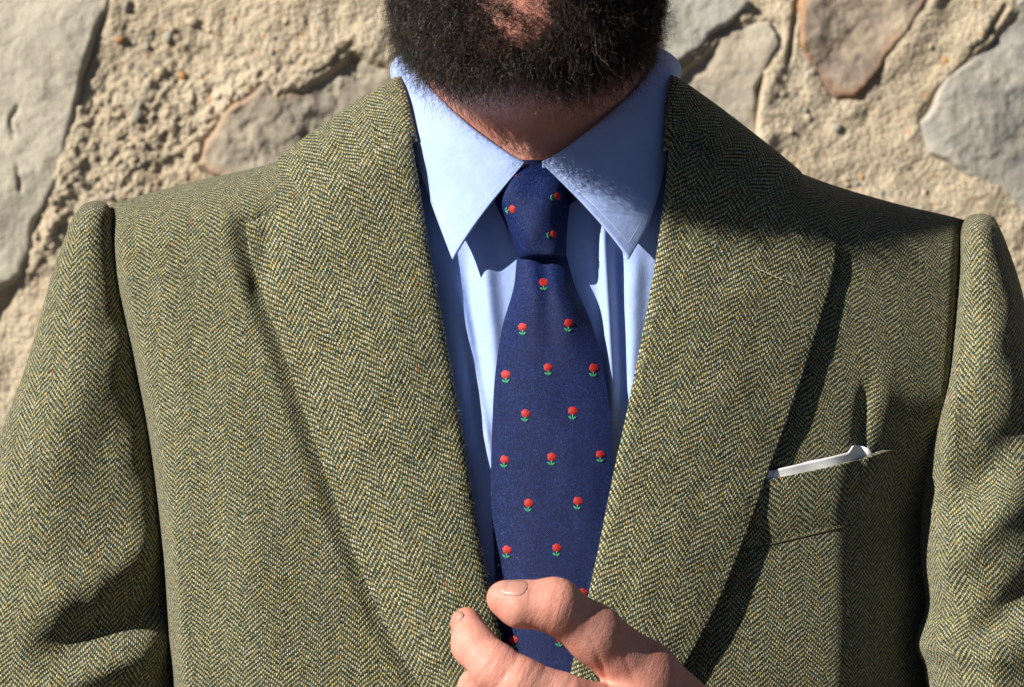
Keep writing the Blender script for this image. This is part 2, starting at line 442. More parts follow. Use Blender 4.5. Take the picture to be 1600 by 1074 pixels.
smats = [stone_mat('limestone_pale', (.33,.30,.24), (.43,.395,.32), (.52,.48,.395), lichen=(.49,.455,.375)),
         stone_mat('stone_mottled', (.13,.105,.085), (.29,.255,.205), (.47,.42,.34), 0.5, (.44,.38,.29)),
         stone_mat('stone_light_grey', (.25,.245,.225), (.36,.35,.315), (.47,.455,.40), lichen=(.42,.40,.34)),
         stone_mat('stone_grey', (.22,.20,.165), (.34,.305,.25), (.46,.405,.325), lichen=(.44,.375,.28)),
         stone_mat('stone_purple', (.15,.115,.105), (.30,.245,.20), (.50,.42,.315), 0.8, (.49,.40,.285)),
         stone_mat('stone_blue_grey', (.17,.168,.162), (.29,.28,.255), (.44,.41,.35), lichen=(.45,.41,.335))]
# more stones of the same wall outside the picture
rr = random.Random(7); polys = [wpx(s[1]) for s in STONES]
spec = [(wpx(s[1]), *s[2:]) for s in STONES]
cells = []
for gxx in np.arange(-3.8, 3.9, 0.36):
    for gzz in np.arange(0.12, 2.5, 0.27):
        cells.append((gxx + rr.uniform(-.06, .06) + (0.18 if int(round(gzz/0.27)) % 2 else 0), gzz + rr.uniform(-.03, .03)))
for cx, cz in cells:
    if -0.62 < cx < 0.72 and 1.18 < cz < 1.95: continue
    r0 = rr.uniform(.10, .15); n = rr.randint(6, 9); a0 = rr.uniform(0, 6)
    P = np.array([(cx + r0*1.25*rr.uniform(.75, 1.1)*math.cos(a0+i*2*math.pi/n), cz + r0*.85*rr.uniform(.75, 1.1)*math.sin(a0+i*2*math.pi/n)) for i in range(n)])
    if min(P[:, 1]) < 0.01: P[:, 1] += 0.01 - min(P[:, 1])
    if any(poly_sd(P[:, 0], P[:, 1], Q).max() > -0.01 or poly_sd(np.array([cx]), np.array([cz]), Q).max() > -0.08 for Q in polys): continue
    spec.append((P, rr.uniform(.012, .022), .005, rr.uniform(-.05, .05), rr.uniform(-.05, .05), rr.randrange(6)))

def mortar_h(X, Z):
    """height of the mortar towards the viewer, metres"""
    h = 0.006*fbm(X*7, Z*7, o=3, seed=21) + 0.0022*fbm(X*45, Z*45, o=3, seed=5)
    px = X/KW + 800; py = 537 - (Z-Z0)/KW
    rough = np.exp(-(((px-300)/190)**2 + ((py-210)/110)**2)) + 0.9*np.exp(-(((px-90)/90)**2 + ((py-360)/80)**2)) + 0.35*np.clip(vnoise(X*5, Z*5, 0, 9)+.2, 0, 1)
    wx = .0035*fbm(X*150, Z*150, o=2, seed=91); wz = .0035*fbm(X*150, Z*150, 5., o=2, seed=92)
    d, v = worley((X+wx)/0.0085, (Z+wz)/0.0085, 3)
    h = h + rough*0.0023*np.clip(1-d*1.25, 0, 1)*(v > .45)*(0.3+v) + (.22+rough)*.0016*fbm(X*190, Z*190, o=3, seed=93, g=.6)
    d, v = worley((X+wx)/0.0040, (Z+wz)/0.0040, 8)
    h = h + (0.2+rough)*0.0011*np.clip(1-d*1.2, 0, 1)*(v > .3)
    # mortar smears towards the stones
    h = h + 0.003*np.exp(-((px-1390)/60)**2-((py-170)/60)**2)
    return h

def axis(segs):
    out = []
    for a, b, st in segs: out.append(np.arange(a, b, st))
    return np.r_[np.concatenate(out), segs[-1][1]]
AX = axis([(-4, -1.0, .06), (-1.0, -0.52, .008), (-0.52, 0.56, .00145), (0.56, 1.0, .008), (1.0, 4.0, .06)])
AZ = axis([(-0.02, 1.0, .06), (1.0, 1.36, .008), (1.36, 1.72, .00145), (1.72, 2.0, .006), (2.0, 2.5, .05)])
X, Z = np.meshgrid(AX, AZ)
H = mortar_h(X, Z)
for P, h0, ro, tx, tz, mi in spec[:6]:
    sd = poly_sd(X, Z, P); sd = sd + .003*fbm(X*40, Z*40, 7., o=3, seed=17); H = H + .0030*np.exp(-((sd+.007)/.009)**2) - 0.010*sstep(0.0, 0.010, sd) - 0.0025*np.exp(-((sd+0.0005)/0.0016)**2)*np.clip(vnoise(X*30, Z*30, 0, 2)+.5, 0, 1)
# dark crack beside the grey block
pxw = X/KW+800; pyw = 537-(Z-Z0)/KW
H = H - 0.016*ridge(pxw, pyw, 1186, 122, 1172, 214, 6, 0.12) - 0.008*ridge(pxw, pyw, 1244, 10, 1232, 96, 4, 0.2) - 0.006*ridge(pxw, pyw, 1570, 10, 1540, 60, 4, .2)
Vw = np.stack([X, -H, Z], -1)
mesh_obj('mortar', Vw, grid_faces(len(AZ), len(AX)), MORTAR, wall)
# wall body behind the face
bx = np.array([(sx, sy, sz) for sx in (-4, 4) for sy in (0.05, 0.45) for sz in (-0.02, 2.5)], float)
mesh_obj('wall_core', bx, [(0,1,3,2),(4,6,7,5),(0,4,5,1),(2,3,7,6),(1,5,7,3),(0,2,6,4)], MORTAR, wall, smooth=False)

for k, (P, h0, ro, tx, tz, mi) in enumerate(spec):
    near = k < 6
    st = 0.0019 if near else 0.016
    lo = P.min(0)-0.012; hi = P.max(0)+0.012
    ax = np.arange(lo[0], hi[0], st); az = np.arange(lo[1], hi[1], st)
    X, Z = np.meshgrid(ax, az)
    wx = 0.004*fbm(X*28, Z*28, o=3, seed=40+k); wz = 0.004*fbm(X*28, Z*28, 3.3, o=3, seed=60+k)
    sd = poly_sd(X+wx, Z+wz, P)
    c = P.mean(0)
    prof = sstep(-0.006, 0.001, sd)
    h = -0.010 + (h0+0.010)*prof + (tx*(X-c[0]) + tz*(Z-c[1]))*prof
    q = fbm(X*14, Z*14, o=5, seed=80+k, g=0.55)
    step = np.round(q*3)/3
    h = h + ro*(0.7*q + 0.5*step)*prof
    if k == 0:
        xp, yp = X/KW+800, 537-(Z-Z0)/KW
        for x0, y0, x1, y1 in ((24,166,16,192),(16,192,20,216),(26,262,34,300)):
            h = h - 0.006*ridge(xp + 3*vnoise(X*90, Z*90, 0, 4), yp, x0, y0, x1, y1, 2.2, 0.3)
    keep = sd > -0.010
    idx = -np.ones(X.size, int)
    F = grid_faces(len(az), len(ax)); kf = keep.ravel()[F].all(1); F = F[kf]
    used = np.unique(F); idx[used] = np.arange(len(used))
    V = np.stack([X, -h, Z], -1).reshape(-1, 3)[used]
    o = mesh_obj('stone', V, idx[F], smats[mi], wall, attrs={'rim': (1-sstep(-.002, 0.009, sd)).ravel()[used]})
# small pebbles caught in the mortar
PV, PF, off = [], [], 0
pb = [(263,58),(285,118),(250,112),(214,180),(328,160),(300,34),(196,10),(185,62),(1566,326),(1310,200),(1480,96)]
pb += [(rr.uniform(120, 460), rr.uniform(20, 330)) for _ in range(60)] + [(rr.uniform(1180, 1600), rr.uniform(60, 330)) for _ in range(40)]
sph = []
for i in range(5):
    for j in range(8):
        a = math.pi*(i+.5)/5; b = 2*math.pi*j/8; sph.append((math.sin(a)*math.cos(b), math.sin(a)*math.sin(b), math.cos(a)))
sph = np.array(sph); sf = grid_faces(5, 8, True)
pi_ = []
for q, (x, y) in enumerate(pb):
    xw, zw = (x-800)*KW, Z0+(537-y)*KW
    if any(poly_sd(np.array([xw]), np.array([zw]), P)[0] > -0.004 for P, *_ in spec[:6]): continue
    r = rr.uniform(.0035, .0050) if q < 11 else rr.uniform(.0012, .0030)
    hh = float(mortar_h(np.array([xw]), np.array([zw]))[0])
    sc = np.array([r*rr.uniform(.8, 1.4), r*.75, r*rr.uniform(.7, 1.2)])
    PV.append(sph*sc*(1+.18*RNG.standard_normal((len(sph), 1))) + np.array([xw, -hh, zw])); PF.append(sf+off); off += len(sph)
    pi_ += [q % 3 if q < 11 else rr.choice((0, 0, 1, 2, 2))]*len(sf)
tag(mesh_obj('pebbles', np.vstack(PV), np.vstack(PF), [simple('pebble_grey', (.30,.28,.24), .8), simple('pebble_ochre', (.38,.20,.07), .8), simple('pebble_sand', (.48,.40,.29), .9)], wall, mat_idx=pi_), kind='stuff')

# ------------------------------------------------------------------ the man: body
K3 = lambda px, py, y: tuple(W(px, py, y).reshape(3))
X0 = 0.010
HZ = .001; HS = -.026                                   # the head is carried forward of the chest
def head_sd(X, Y, Z):
    Yn = Y; Y = Y - HS; Z = Z - HZ
    d = ell(X, Y, Z, (X0, .066, 1.672), (.077, .098, .112))
    d = smin(d, ell(X, Y, Z, (X0-.003, .024, 1.604), (.0690, .066, .078)), .03)
    d = smin(d, ell(X, Y, Z, (X0-.004, -.022, 1.566), (.032, .028, .026)), .03)
    d = smin(d, cone(X, Y, Z, (X0+.002, .080, 1.62), (X0+.005, .088-HS, 1.46), .0635, .0665), .025)
    d = smin(d, cone(X, Y, Z, (X0+.004, .088-HS, 1.46), (X0+.004, .105-HS, 1.38), .0655, .066), .02)
    d = smin(d, ell(X, Y, Z, (X0+.002, .030-HS, 1.487), (.012, .014, .016)), .02)                 # larynx
    d = smin(d, cone(X, Y, Z, (X0-.03, -.026, 1.5965), (X0+.018, -.026, 1.5965), .012, .012), .018)   # mouth mound
    d = smin(d, cone(X, Y, Z, (X0-.019, -.0395, 1.5925), (X0-.005, -.0430, 1.5905), .0045, .0068), .005) # lower lip
    d = smin(d, cone(X, Y, Z, (X0-.005, -.0430, 1.5905), (X0+.010, -.0395, 1.5925), .0068, .0045), .005)
    d = smin(d, cone(X, Y, Z, (X0-.020, -.0395, 1.6030), (X0-.005, -.0440, 1.6050), .0040, .0060), .004) # upper lip
    d = smin(d, cone(X, Y, Z, (X0-.005, -.0440, 1.6050), (X0+.010, -.0395, 1.6030), .0060, .0040), .004)
    d = smin(d, cone(X, Y, Z, (X0-.004, -.034, 1.672), (X0-.005, -.050, 1.634), .010, .012), .012)  # nose
    for s in (-1, 1):
        d = smin(d, ell(X, Y, Z, (X0+s*.012, -.042, 1.629), (.008, .010, .007)), .006)
        d = smin(d, ell(X, Y, Z, (X0+s*.079, .068, 1.650), (.009, .018, .031)), .008)              # ears
        d = -smin(-d, ell(X, Y, Z, (X0-.004+s*.032, -.046, 1.672), (.017, .016, .011)), .012)      # eye sockets
        d = smin(d, ell(X, Y, Z, (X0-.004+s*.032, -.026, 1.672), (.013, .013, .012)), .003)
        d = smin(d, cone(X, Y, Z, (X0-.004+s*.018, -.034, 1.690), (X0-.004+s*.048, -.024, 1.690), .007, .007), .012)
    return d

# the raised left hand; finger joints by their place in the photo and depth
def J(px, py, y, rpx):
    p = W(px, py, y).reshape(3); return p, rpx*(D+y)/D/S
thumb = [J(787, 935, -.150, 27), J(812, 944, -.151, 34), J(866, 946, -.150, 40), J(928, 990, -.139, 43), J(1006, 1056, -.122, 52), J(1092, 1150, -.105, 66)]
index = [J(729, 974, -.132, 25), J(740, 1008, -.140, 33), J(775, 1044, -.149, 37), J(812, 1068, -.152, 40), J(880, 1096, -.149, 42), J(985, 1136, -.135, 54)]
middle = [J(742, 1072, -.118, 27), J(742, 1104, -.130, 34), J(790, 1150, -.146, 40), J(880, 1174, -.148, 43), J(990, 1205, -.134, 52)]
ring = [J(775, 1150, -.108, 26), J(770, 1180, -.124, 33), J(810, 1222, -.140, 38), J(890, 1240, -.142, 40), J(1000, 1262, -.128, 48)]
pinky = [J(830, 1218, -.100, 23), J(822, 1244, -.112, 28), J(850, 1275, -.126, 32), J(910, 1290, -.128, 34), J(1010, 1312, -.118, 42)]
palmA = J(1010, 1180, -.122, 62); palmB = J(1130, 1250, -.105, 74); wrist = J(1215, 1262, -.092, 78); farm = J(1420, 1270, -.035, 105)
def chain(X, Y, Z, c, kk):
    d = None
    for (a, ra), (b, rb) in zip(c[:-1], c[1:]):
        e = cone(X, Y, Z, a, b, ra, rb); d = e if d is None else smin(d, e, kk)
    return d
def hand_sd(X, Y, Z):
    d = None
    for c in (index, middle, ring, pinky):
        e = chain(X, Y, Z, c, .004); d = e if d is None else smin(d, e, .0025)
    pm = smin(cone(X, Y, Z, palmA[0], palmB[0], palmA[1], palmB[1]), cone(X, Y, Z, index[-1][0], pinky[-1][0], .018, .014), .012)
    pm = smin(pm, cone(X, Y, Z, palmB[0], wrist[0], palmB[1], wrist[1]), .012)
    pm = smin(pm, cone(X, Y, Z, wrist[0], farm[0], wrist[1], farm[1]), .012)
    d = smin(d, pm, .007)
    t = chain(X, Y, Z, thumb, .006)
    w = cone(X, Y, Z, thumb[-2][0], index[-1][0], .010, .012)                                    # the web between thumb and finger
    t = smin(t, w, .012)
    d = smin(d, t, .006)
    # skin creases over the joints
    P = np.stack([X, Y, Z], -1)
    for (x, y, yy, r, ax, n, am) in ((866, 942, -.16, 46, (1, .25), 3, .00035), (792, 1052, -.16, 42, (.75, .55), 4, .0007), (880, 1085, -.16, 50, (.8, .5), 3, .0005), (940, 1040, -.14, 46, (.9, -.35), 3, .0008)):
        c = W(x, y, yy).reshape(3); rr_ = r*.00033
        g = np.exp(-((X-c[0])**2+(Y-c[1])**2+(Z-c[2])**2)/rr_**2)
        q = ((X-c[0])*ax[0] - (Z-c[2])*ax[1])/rr_
        d = d + am*g*np.clip(np.cos(q*math.pi*n*.8+.25*np.sin(q*9)), 0, 1)**3
    return d

def body_sd(X, Y, Z):
    d = ell(X, Y, Z, (.010, .10, 1.26), (.150, .070, .19))
    d = smin(d, ell(X, Y, Z, (.010, .095, 1.02), (.150, .085, .13)), .05)
    d = smin(d, cone(X, Y, Z, (-.15, .11, 1.385), (.17, .11, 1.385), .04, .04), .05)
    d = smin(d, cone(X, Y, Z, (.010, .095, 1.36), (.012, .092, 1.47), .062, .055), .04)
    for s in (-1, 1):
        d = smin(d, cone(X, Y, Z, (.01+s*.085, .095, .95), (.01+s*.10, .085, .50), .078, .055), .03)
        d = smin(d, cone(X, Y, Z, (.01+s*.10, .085, .50), (.01+s*.11, .10, .09), .052, .036), .02)
        d = smin(d, cone(X, Y, Z, (.01+s*.11, .10, .06), (.01+s*.125, -.06, .035), .034, .026), .02)
    # upper arms
    d = smin(d, cone(X, Y, Z, (-.20, .105, 1.38), (-.28, .11, 1.15), .034, .032), .03)
    d = smin(d, cone(X, Y, Z, (-.275, .11, 1.15), (-.20, .02, .96), .036, .028), .02)
    d = smin(d, cone(X, Y, Z, (.225, .105, 1.37), (.290, .075, 1.14), .034, .032), .03)
    d = smin(d, cone(X, Y, Z, (.285, .075, 1.14), farm[0], .038, .034), .02)
    return d

cx0 = X0-.004
def beard_w(C):
    x, y, z = C[:, 0]-cx0, C[:, 1]-HS, C[:, 2]-HZ
    ang = np.abs(x)
    jaw = 1.540 + .50*np.clip(y+.02, 0, 1)**1.0*1.0                      # lower limit of the growth rises towards the ear
    w = sstep(jaw-.003, jaw+.004, z)*(z < 1.655 - .30*np.clip(.045-y, 0, 1)*(ang < .05))
    w = w*(y < .075)*(1-sstep(.062, .075, y))
    cheek = 1.640 - .5*np.clip(.06-ang, 0, 1)
    w = w*(1-sstep(cheek-.004, cheek+.012, z)*(y < .04)*(ang < .058))
    # sparse below the lip, none on the lips
    lip = np.exp(-((x+.001)/.019)**4 - ((z-1.597)/.0135)**4)*(y < -.02)
    und = np.exp(-((x+.003)/.022)**4 - ((z-1.572)/.017)**4)*(y < -.02)
    return np.clip(w*(1-lip)*(1-.88*und*np.clip(.75+.6*fbm(x*160, z*160, o=2, seed=6), 0, 1)), 0, 1) + 1e-9
V1, F1 = nets(head_sd, (X0-.13, -.13, 1.39), (X0+.13, .19, 1.81), .0026)
hl = (-.075, -.195, 1.085); hh_ = (.235, .02, 1.30)
V2, F2 = nets(hand_sd, hl, hh_, .00115)
V3, F3 = nets(body_sd, (-.40, -.13, -.005), (.40, .24, 1.55), .011)
# lips, knuckles and finger tips are redder
Q1 = V1 - np.array([0, HS, HZ])
red1 = np.exp(-(((V1[:, 0]-(X0-.005))/.020)**2 + ((Q1[:, 2]-1.597)/.0135)**4))*(Q1[:, 1] < -.03)*0.85
red1 = np.maximum(red1, 0.35*np.exp(-(((V1[:, 0]-(X0-.005))/.03)**2+((Q1[:, 2]-1.58)/.03)**2)))
red2 = np.zeros(len(V2))
for c, s, a in ((thumb[0][0], .014, .35), (thumb[2][0], .014, .25), (index[0][0], .012, .3), (index[2][0], .014, .3), (thumb[4][0], .03, .18), (index[5][0], .03, .2), (thumb[3][0], .014, .12)):
    red2 = np.maximum(red2, a*np.exp(-((V2-c)**2).sum(1)/s**2))
crs = np.zeros(len(V2)) + .10
for c, s_, a in ((thumb[2][0], .016, 1.0), (index[3][0], .018, 1.0), (index[2][0], .014, .7), (thumb[4][0], .024, .5), (index[5][0], .03, .6), (thumb[3][0], .016, .4)):
    crs = np.maximum(crs, a*np.exp(-((V2-c)**2).sum(1)/s_**2))
Vb = np.vstack([V1, V2, V3]); Fb = np.vstack([F1, F2+len(V1), F3+len(V1)+len(V2)])
person = mesh_obj('person', Vb, Fb, SKIN, attrs={'crease': np.r_[np.full(len(V1), .08), crs, np.zeros(len(V3))], 'redness': np.r_[red1, red2, np.zeros(len(V3))], 'stubble': np.r_[np.clip(beard_w(V1), 0, 1)*.9, np.zeros(len(V2)+len(V3))]})
tag(person, 'bearded man in green herringbone tweed jacket, pale blue shirt and navy tie, hand raised', 'person')

def closest_dir(Vs, p, n):
    i = np.argmin(((Vs-p)**2).sum(1)); return Vs[i]

# finger nails: thin plates that follow the thumb and finger ends
def surf(c, n, sd, r=.03):
    c = np.array(c, float); n = np.array(n, float); n /= np.linalg.norm(n)
    for t in np.linspace(r, -0.002, 400):
        p = c + n*t
        if sd(np.array([p[0]]), np.array([p[1]]), np.array([p[2]]))[0] < 0: return p
    return c
def nail(c, axis_, nrm, ln, wd):
    a = np.array(axis_, float); a /= np.linalg.norm(a); n = np.array(nrm, float); n -= a*(n@a); n /= np.linalg.norm(n); b = np.cross(n, a)
    nu, nv = 15, 17; G = np.zeros((nv, nu, 3)); E = np.zeros((nv, nu))
    for i, v in enumerate(np.linspace(-1, 1, nv)):
        w = wd*math.sqrt(max(0.0, 1-(max(0, -v-.3)/.7)**2))*math.sqrt(max(0.02, 1-.9*(max(0, v-.45)/.55)**2)) + 1e-5
        for j, u in enumerate(np.linspace(-1, 1, nu)):
            G[i, j] = np.array(c) + a*v*ln + b*u*w + n*.006
            E[i, j] = .00030*(1-max(abs(u), max(0, -v))**4) - .00016*(v < .6) + .00012*max(0, v)**2
    Q = G.reshape(-1, 3); t = np.zeros(len(Q))
    for _ in range(60):
        p = Q - n*t[:, None]; t = t + .8*hand_sd(p[:, 0], p[:, 1], p[:, 2])
    Q = Q - n*t[:, None] + n*E.reshape(-1, 1)
    o = mesh_obj('fingernail', Q, grid_faces(nv, nu), NAIL, person); solid(o, .0002, -1); return o
tn = np.array((-.12, -.70, .70)); tc = surf(W(808, 936, -.151).reshape(3), tn, hand_sd)
nail(tc, (-.93, .10, .30), tn, .0066, .0056)
fn = np.array((-.93, -.34, .14)); fc = surf(W(729, 976, -.134).reshape(3), fn, hand_sd)
nail(fc, (.12, .10, 1), fn, .0062, .0048)

def cord(name, pts, r, mat, parent, m=6):
    P = np.asarray(pts, float); T = np.gradient(P, axis=0); T /= np.linalg.norm(T, axis=1, keepdims=True)
    up = np.array([.1, -1, .2]); A = np.cross(T, up); A /= np.linalg.norm(A, axis=1, keepdims=True); B = np.cross(A, T)
    th = np.linspace(0, 2*math.pi, m, endpoint=False)
    G = P[:, None] + r*(A[:, None]*np.cos(th)[None, :, None] + B[:, None]*np.sin(th)[None, :, None])
    return mesh_obj(name, G, grid_faces(len(P), m, True), mat, parent)

# ------------------------------------------------------------------ torso depth (clothes are laid on these)
Yc = pchip([40, 180, 230, 260, 330, 400, 540, 700, 900, 1074, 1300, 1800, 2000], [.040, .024, .018, .012, .006, .000, -.012, -.022, -.031, -.035, -.033, -.022, -.02])
def lat(px, py):
    xn = (px-830)/670.0
    r = np.where(px < 830, .050, .062)*np.abs(xn)**2.3
    r = r + np.where(px > 830, .056*sstep(1300, 1490, px)*sstep(600, 840, py), .0)
    return r
def Yb(px, py):
    px = np.asarray(px, float); py = np.asarray(py, float)
    y = Yc(py) - .004 + lat(px, py)
    # folds of the jacket front
    y = y + .0045*ridge(px, py, 1352, 610, 1342, 726, 10, .3) - .002*ridge(px, py, 1385, 580, 1378, 710, 18, .3)
    
    y = y - .005*ridge(px, py, 330, 560, 420, 1060, 66, .3) + .003*ridge(px, py, 480, 640, 620, 1080, 50, .3)
    y = y - .003*ridge(px, py, 260, 420, 300, 900, 28, .3) + .003*ridge(px, py, 420, 330, 405, 470, 16, .3)
    y = y + .0016*fbm(px/190., py/300., o=2, seed=14)
    return y
shoulder = pchip([60, 120, 172, 300, 420, 480, 540, 620, 700, 835, 980, 1050, 1100, 1170, 1245, 1400, 1508, 1560, 1620],
                 [360, 338, 320, 284, 256, 232, 200, 150, 108, 92, 108, 150, 182, 226, 268, 318, 344, 362, 390])
xl = pchip([300, 420, 560, 700, 850, 1000, 1074, 1300, 2000], [162, 174, 206, 234, 252, 264, 270, 275, 262])
xr = pchip([320, 420, 560, 700, 850, 1000, 1074, 1300, 2000], [1512, 1510, 1502, 1488, 1478, 1472, 1468, 1450, 1460])

def Ybr(px, py):
    sh = shoulder(px); a_ = np.arcsin(np.clip(1-(py-sh)/92.0, 0, 1)); f0 = .5*(1-np.cos(a_))
    return Yb(px, py)*(1-f0) + (.172 - .06*np.abs((px-830)/670)**2.4)*f0
ledge = pchip([350, 412, 530, 690, 850, 985, 1090, 1180], [384, 394, 436, 492, 548, 606, 668, 730])
redge = pchip([380, 425, 520, 630, 740, 850, 950, 1050, 1130], [1307, 1303, 1276, 1240, 1200, 1160, 1118, 1062, 1000])
def sink(px, py):
    # the jacket front lies lower where the lapel folds over it
    a = (.009-.004*sstep(420, 800, py))*sstep(-34, 4, px-ledge(py))*sstep(318, 360, py)*(1-sstep(1080, 1160, py))*(px < 760)
    b = .0015*sstep(-30, 4, redge(py)-px)*sstep(345, 390, py)*(1-sstep(1080, 1160, py))*(px > 900)
    return a + b

jacket = bpy.data.objects.new('jacket', None); col.objects.link(jacket); jacket.parent = person
# body of the jacket: rows go up the front, over the shoulder and down the back
def body_panel(si=1.0):
    s = np.linspace(0, 1, 361)
    rows = []
    rows += [('f', py) for py in np.linspace(1790, 1100, 50)]
    rows += [('f', None, q) for q in np.linspace(0, 1, 190)]
    rows += [('r', a) for a in np.linspace(0, math.pi, 34)[1:]]
    rows += [('b', q) for q in np.linspace(0, 1, 30)[1:]]
    R = 92.0; G = []
    for rw in rows:
        # px on this row; the last 4 % at each side turn into the armhole
        if rw[0] == 'f' and rw[1] is not None: py0 = np.full(s.shape, rw[1])
        else: py0 = None
        pl = 1100.0
        # iterate: px depends on py at the edges
        px = 172 + s*(1510-172)
        for _ in range(3):
            sh = shoulder(px)
            if rw[0] == 'f':
                py = py0 if py0 is not None else 1096 + rw[2]*(sh + R - 1096)
            elif rw[0] == 'r': py = sh + R*(1-math.sin(rw[1]))
            else: py = (sh+R) + rw[1]*(1790-(sh+R))
            a, b = xl(py), xr(py)
            px = a + s*(b-a)
        e = np.minimum(s, 1-s)*np.abs(b-a)            # distance from the armhole, in photo units
        roll = np.clip(1-e/26.0, 0, 1); dive = .045*(1-np.sqrt(np.clip(1-roll**2, 0, 1)))
        if rw[0] == 'f': y = Yb(px, py) + dive + si*sink(px, py)
        elif rw[0] == 'r':
            yf = Yb(px, py) + si*sink(px, py); a_ = rw[1]; dd = .048
            ybk = .172 - .06*np.abs((px-830)/670)**2.4
            f0 = .5*(1-math.cos(a_))
            y = (yf+dive)*(1-f0) + ybk*f0
        else:
            y = .172 - .06*np.abs((px-830)/670)**2.4 + .01*math.sin(rw[1]*math.pi) - dive*.5
        G.append(W(px, py, y))
    return np.array(G)
G = body_panel(); UVB = grid_uv(body_panel(0.0))
# cut the front opening, a little inside the lapels
rollL = pchip([100, 150, 250, 400, 550, 700, 850, 970, 1100, 1230], [618, 624, 645, 672, 700, 726, 750, 776, 808, 850])
rollR = pchip([100, 150, 250, 370, 500, 620, 750, 880, 1000, 1100, 1230], [1056, 1053, 1045, 1030, 1008, 984, 956, 930, 902, 880, 850])
ny, nx = G.shape[:2]
kk = (D+G[..., 1])/D/S; gpx = G[..., 0]/kk+800; gpy = 537-(G[..., 2]-Z0)/kk
front = (np.arange(ny) < 50+190+17)[:, None] & np.ones((1, nx), bool)
cut = front & (gpx > rollL(gpy)-14) & (gpx < rollR(gpy)+14) & (gpy < 1215)
# neck opening on top and behind
cut |= (np.hypot((G[..., 0]-.012)/.086, (G[..., 1]-.078)/.080) < 1) & (G[..., 2] > 1.40)
F = grid_faces(ny, nx); F = F[~cut.ravel()[F].any(1)]
G_body = G
bodyp = mesh_obj('jacket_body', G, F, TWEED, jacket, uv=UVB)
solid(bodyp, .0025, -1)

# lapels: from inside, round the roll, across to the outer edge
def poly_uv(G, ang, ou=0., ov=0.):
    c, s = math.cos(ang), math.sin(ang); x, z = G[..., 0], G[..., 2]
    return np.stack([x*c + z*s + ou, -x*s + z*c + ov], -1)

def lapel(inner, outer, hin, hout, ang, sgn, n=300, m=90):
    """inner, outer: photo polylines listed from the gorge downwards; heights over the jacket body"""
    I = cr(inner, n); O = np.array(outer, float)
    # keep the corner of the outer line sharp
    L = np.r_[0, np.cumsum(np.hypot(*np.diff(O, axis=0).T))]; k = np.linspace(0, 1, n)
    tip = 1
    topn = 46
    o1 = np.stack([np.linspace(O[0, i], O[tip, i], topn) for i in (0, 1)], 1)
    o2 = cr(O[tip:], n-topn+1)[1:]
    OO = np.vstack([o1, o2])
    t = np.linspace(0, 1, m)
    hi = hin(k)[:, None]; ho = hout(k)[:, None]
    px = I[:, :1]*(1-t) + OO[:, :1]*t; py = I[:, 1:]*(1-t) + OO[:, 1:]*t
    # belly of the outer edge and lie of the cloth
    h = hi*(1-t) + ho*t + .0035*np.sin(np.pi*t)*(hi > 0)
    rollr = .0045
    edge = np.clip(1-t*m*0+0*t, 0, 1)
    dist = np.hypot((px-I[:, :1]), (py-I[:, 1:]))/S
    dip = np.where(dist < rollr*1.6, rollr*(1-np.sqrt(np.clip(1-(1-dist/(rollr*1.6))**2, 0, 1))), 0)
    y = Ybr(px, py) - h + dip + .0009*fbm(px/60, py/60, o=2, seed=33)
    A = W(px, py, y)
    # the turned-under part
    nin = 14; back = np.linspace(1, 0, nin, endpoint=False)
    bx = I[:, :1] + sgn*(2 - 2 + 60*back**1.0)[None, :]*np.ones((n, 1)); by = I[:, 1:] + 0*bx
    yb = (Ybr(I[:, :1], I[:, 1:]) - hi + dip[:, :1]) + (.0045*np.sqrt(np.clip(1-(1-np.minimum(back*4, 1))**2, 0, 1)))[None, :] + .004*back[None, :]
    B = W(bx, by, yb)
    G = np.concatenate([B, A], 1)
    return G
one = lambda a, b, c: (lambda k: np.interp(k, [0, .5, 1], [a, b, c]))
GL = lapel([(640, 196), (655, 290), (674, 405), (700, 545), (726, 695), (751, 850), (778, 975), (812, 1100), (850, 1225)],
           [(496, 298), (384, 350), (394, 412), (436, 530), (492, 690), (548, 850), (606, 985), (668, 1090), (730, 1180), (790, 1260)],
           one(.008, .007, .009), one(.0065, .0065, .007), math.radians(-9.5), -1)
la = mesh_obj('lapel', GL, grid_faces(*GL.shape[:2]), TWEED, jacket, uv=poly_uv(GL, math.radians(19), .003, .1)); solid(la, .003, -1)
GR = lapel([(1047, 208), (1036, 320), (1016, 455), (984, 620), (956, 752), (930, 880), (903, 1000), (880, 1100), (850, 1225)],
           [(1210, 323), (1307, 380), (1303, 425), (1276, 520), (1240, 630), (1200, 740), (1160, 850), (1118, 950), (1062, 1050), (1000, 1130), (930, 1215), (890, 1270)],
           one(.008, .008, .010), one(.0035, .0065, .009), math.radians(9.5), 1)
lb = mesh_obj('lapel', GR, grid_faces(*GR.shape[:2], flip=True), TWEED, jacket, uv=poly_uv(GR, math.radians(-17), .5, .3)); solid(lb, .003, -1)
la['label'] = 'sunlit notched lapel on the left of the tie'; lb['label'] = 'notched lapel on the right, its upper part in the shadow of the head'

def on_grid(G, px, py, lift):
    k = (D+G[..., 1])/D/S; gx_ = G[..., 0]/k+800; gy_ = 537-(G[..., 2]-Z0)/k; sub = slice(14, None); out = []
    for a, b in zip(px, py):
        i = np.argmin((gx_[:, sub]-a)**2 + (gy_[:, sub]-b)**2); p = G[:, sub].reshape(-1, 3)[i]; out.append(W(a, b, p[1]-lift).reshape(3))
    return np.array(out)
BT = simple('pale_thread', (.50, .46, .30), .8)

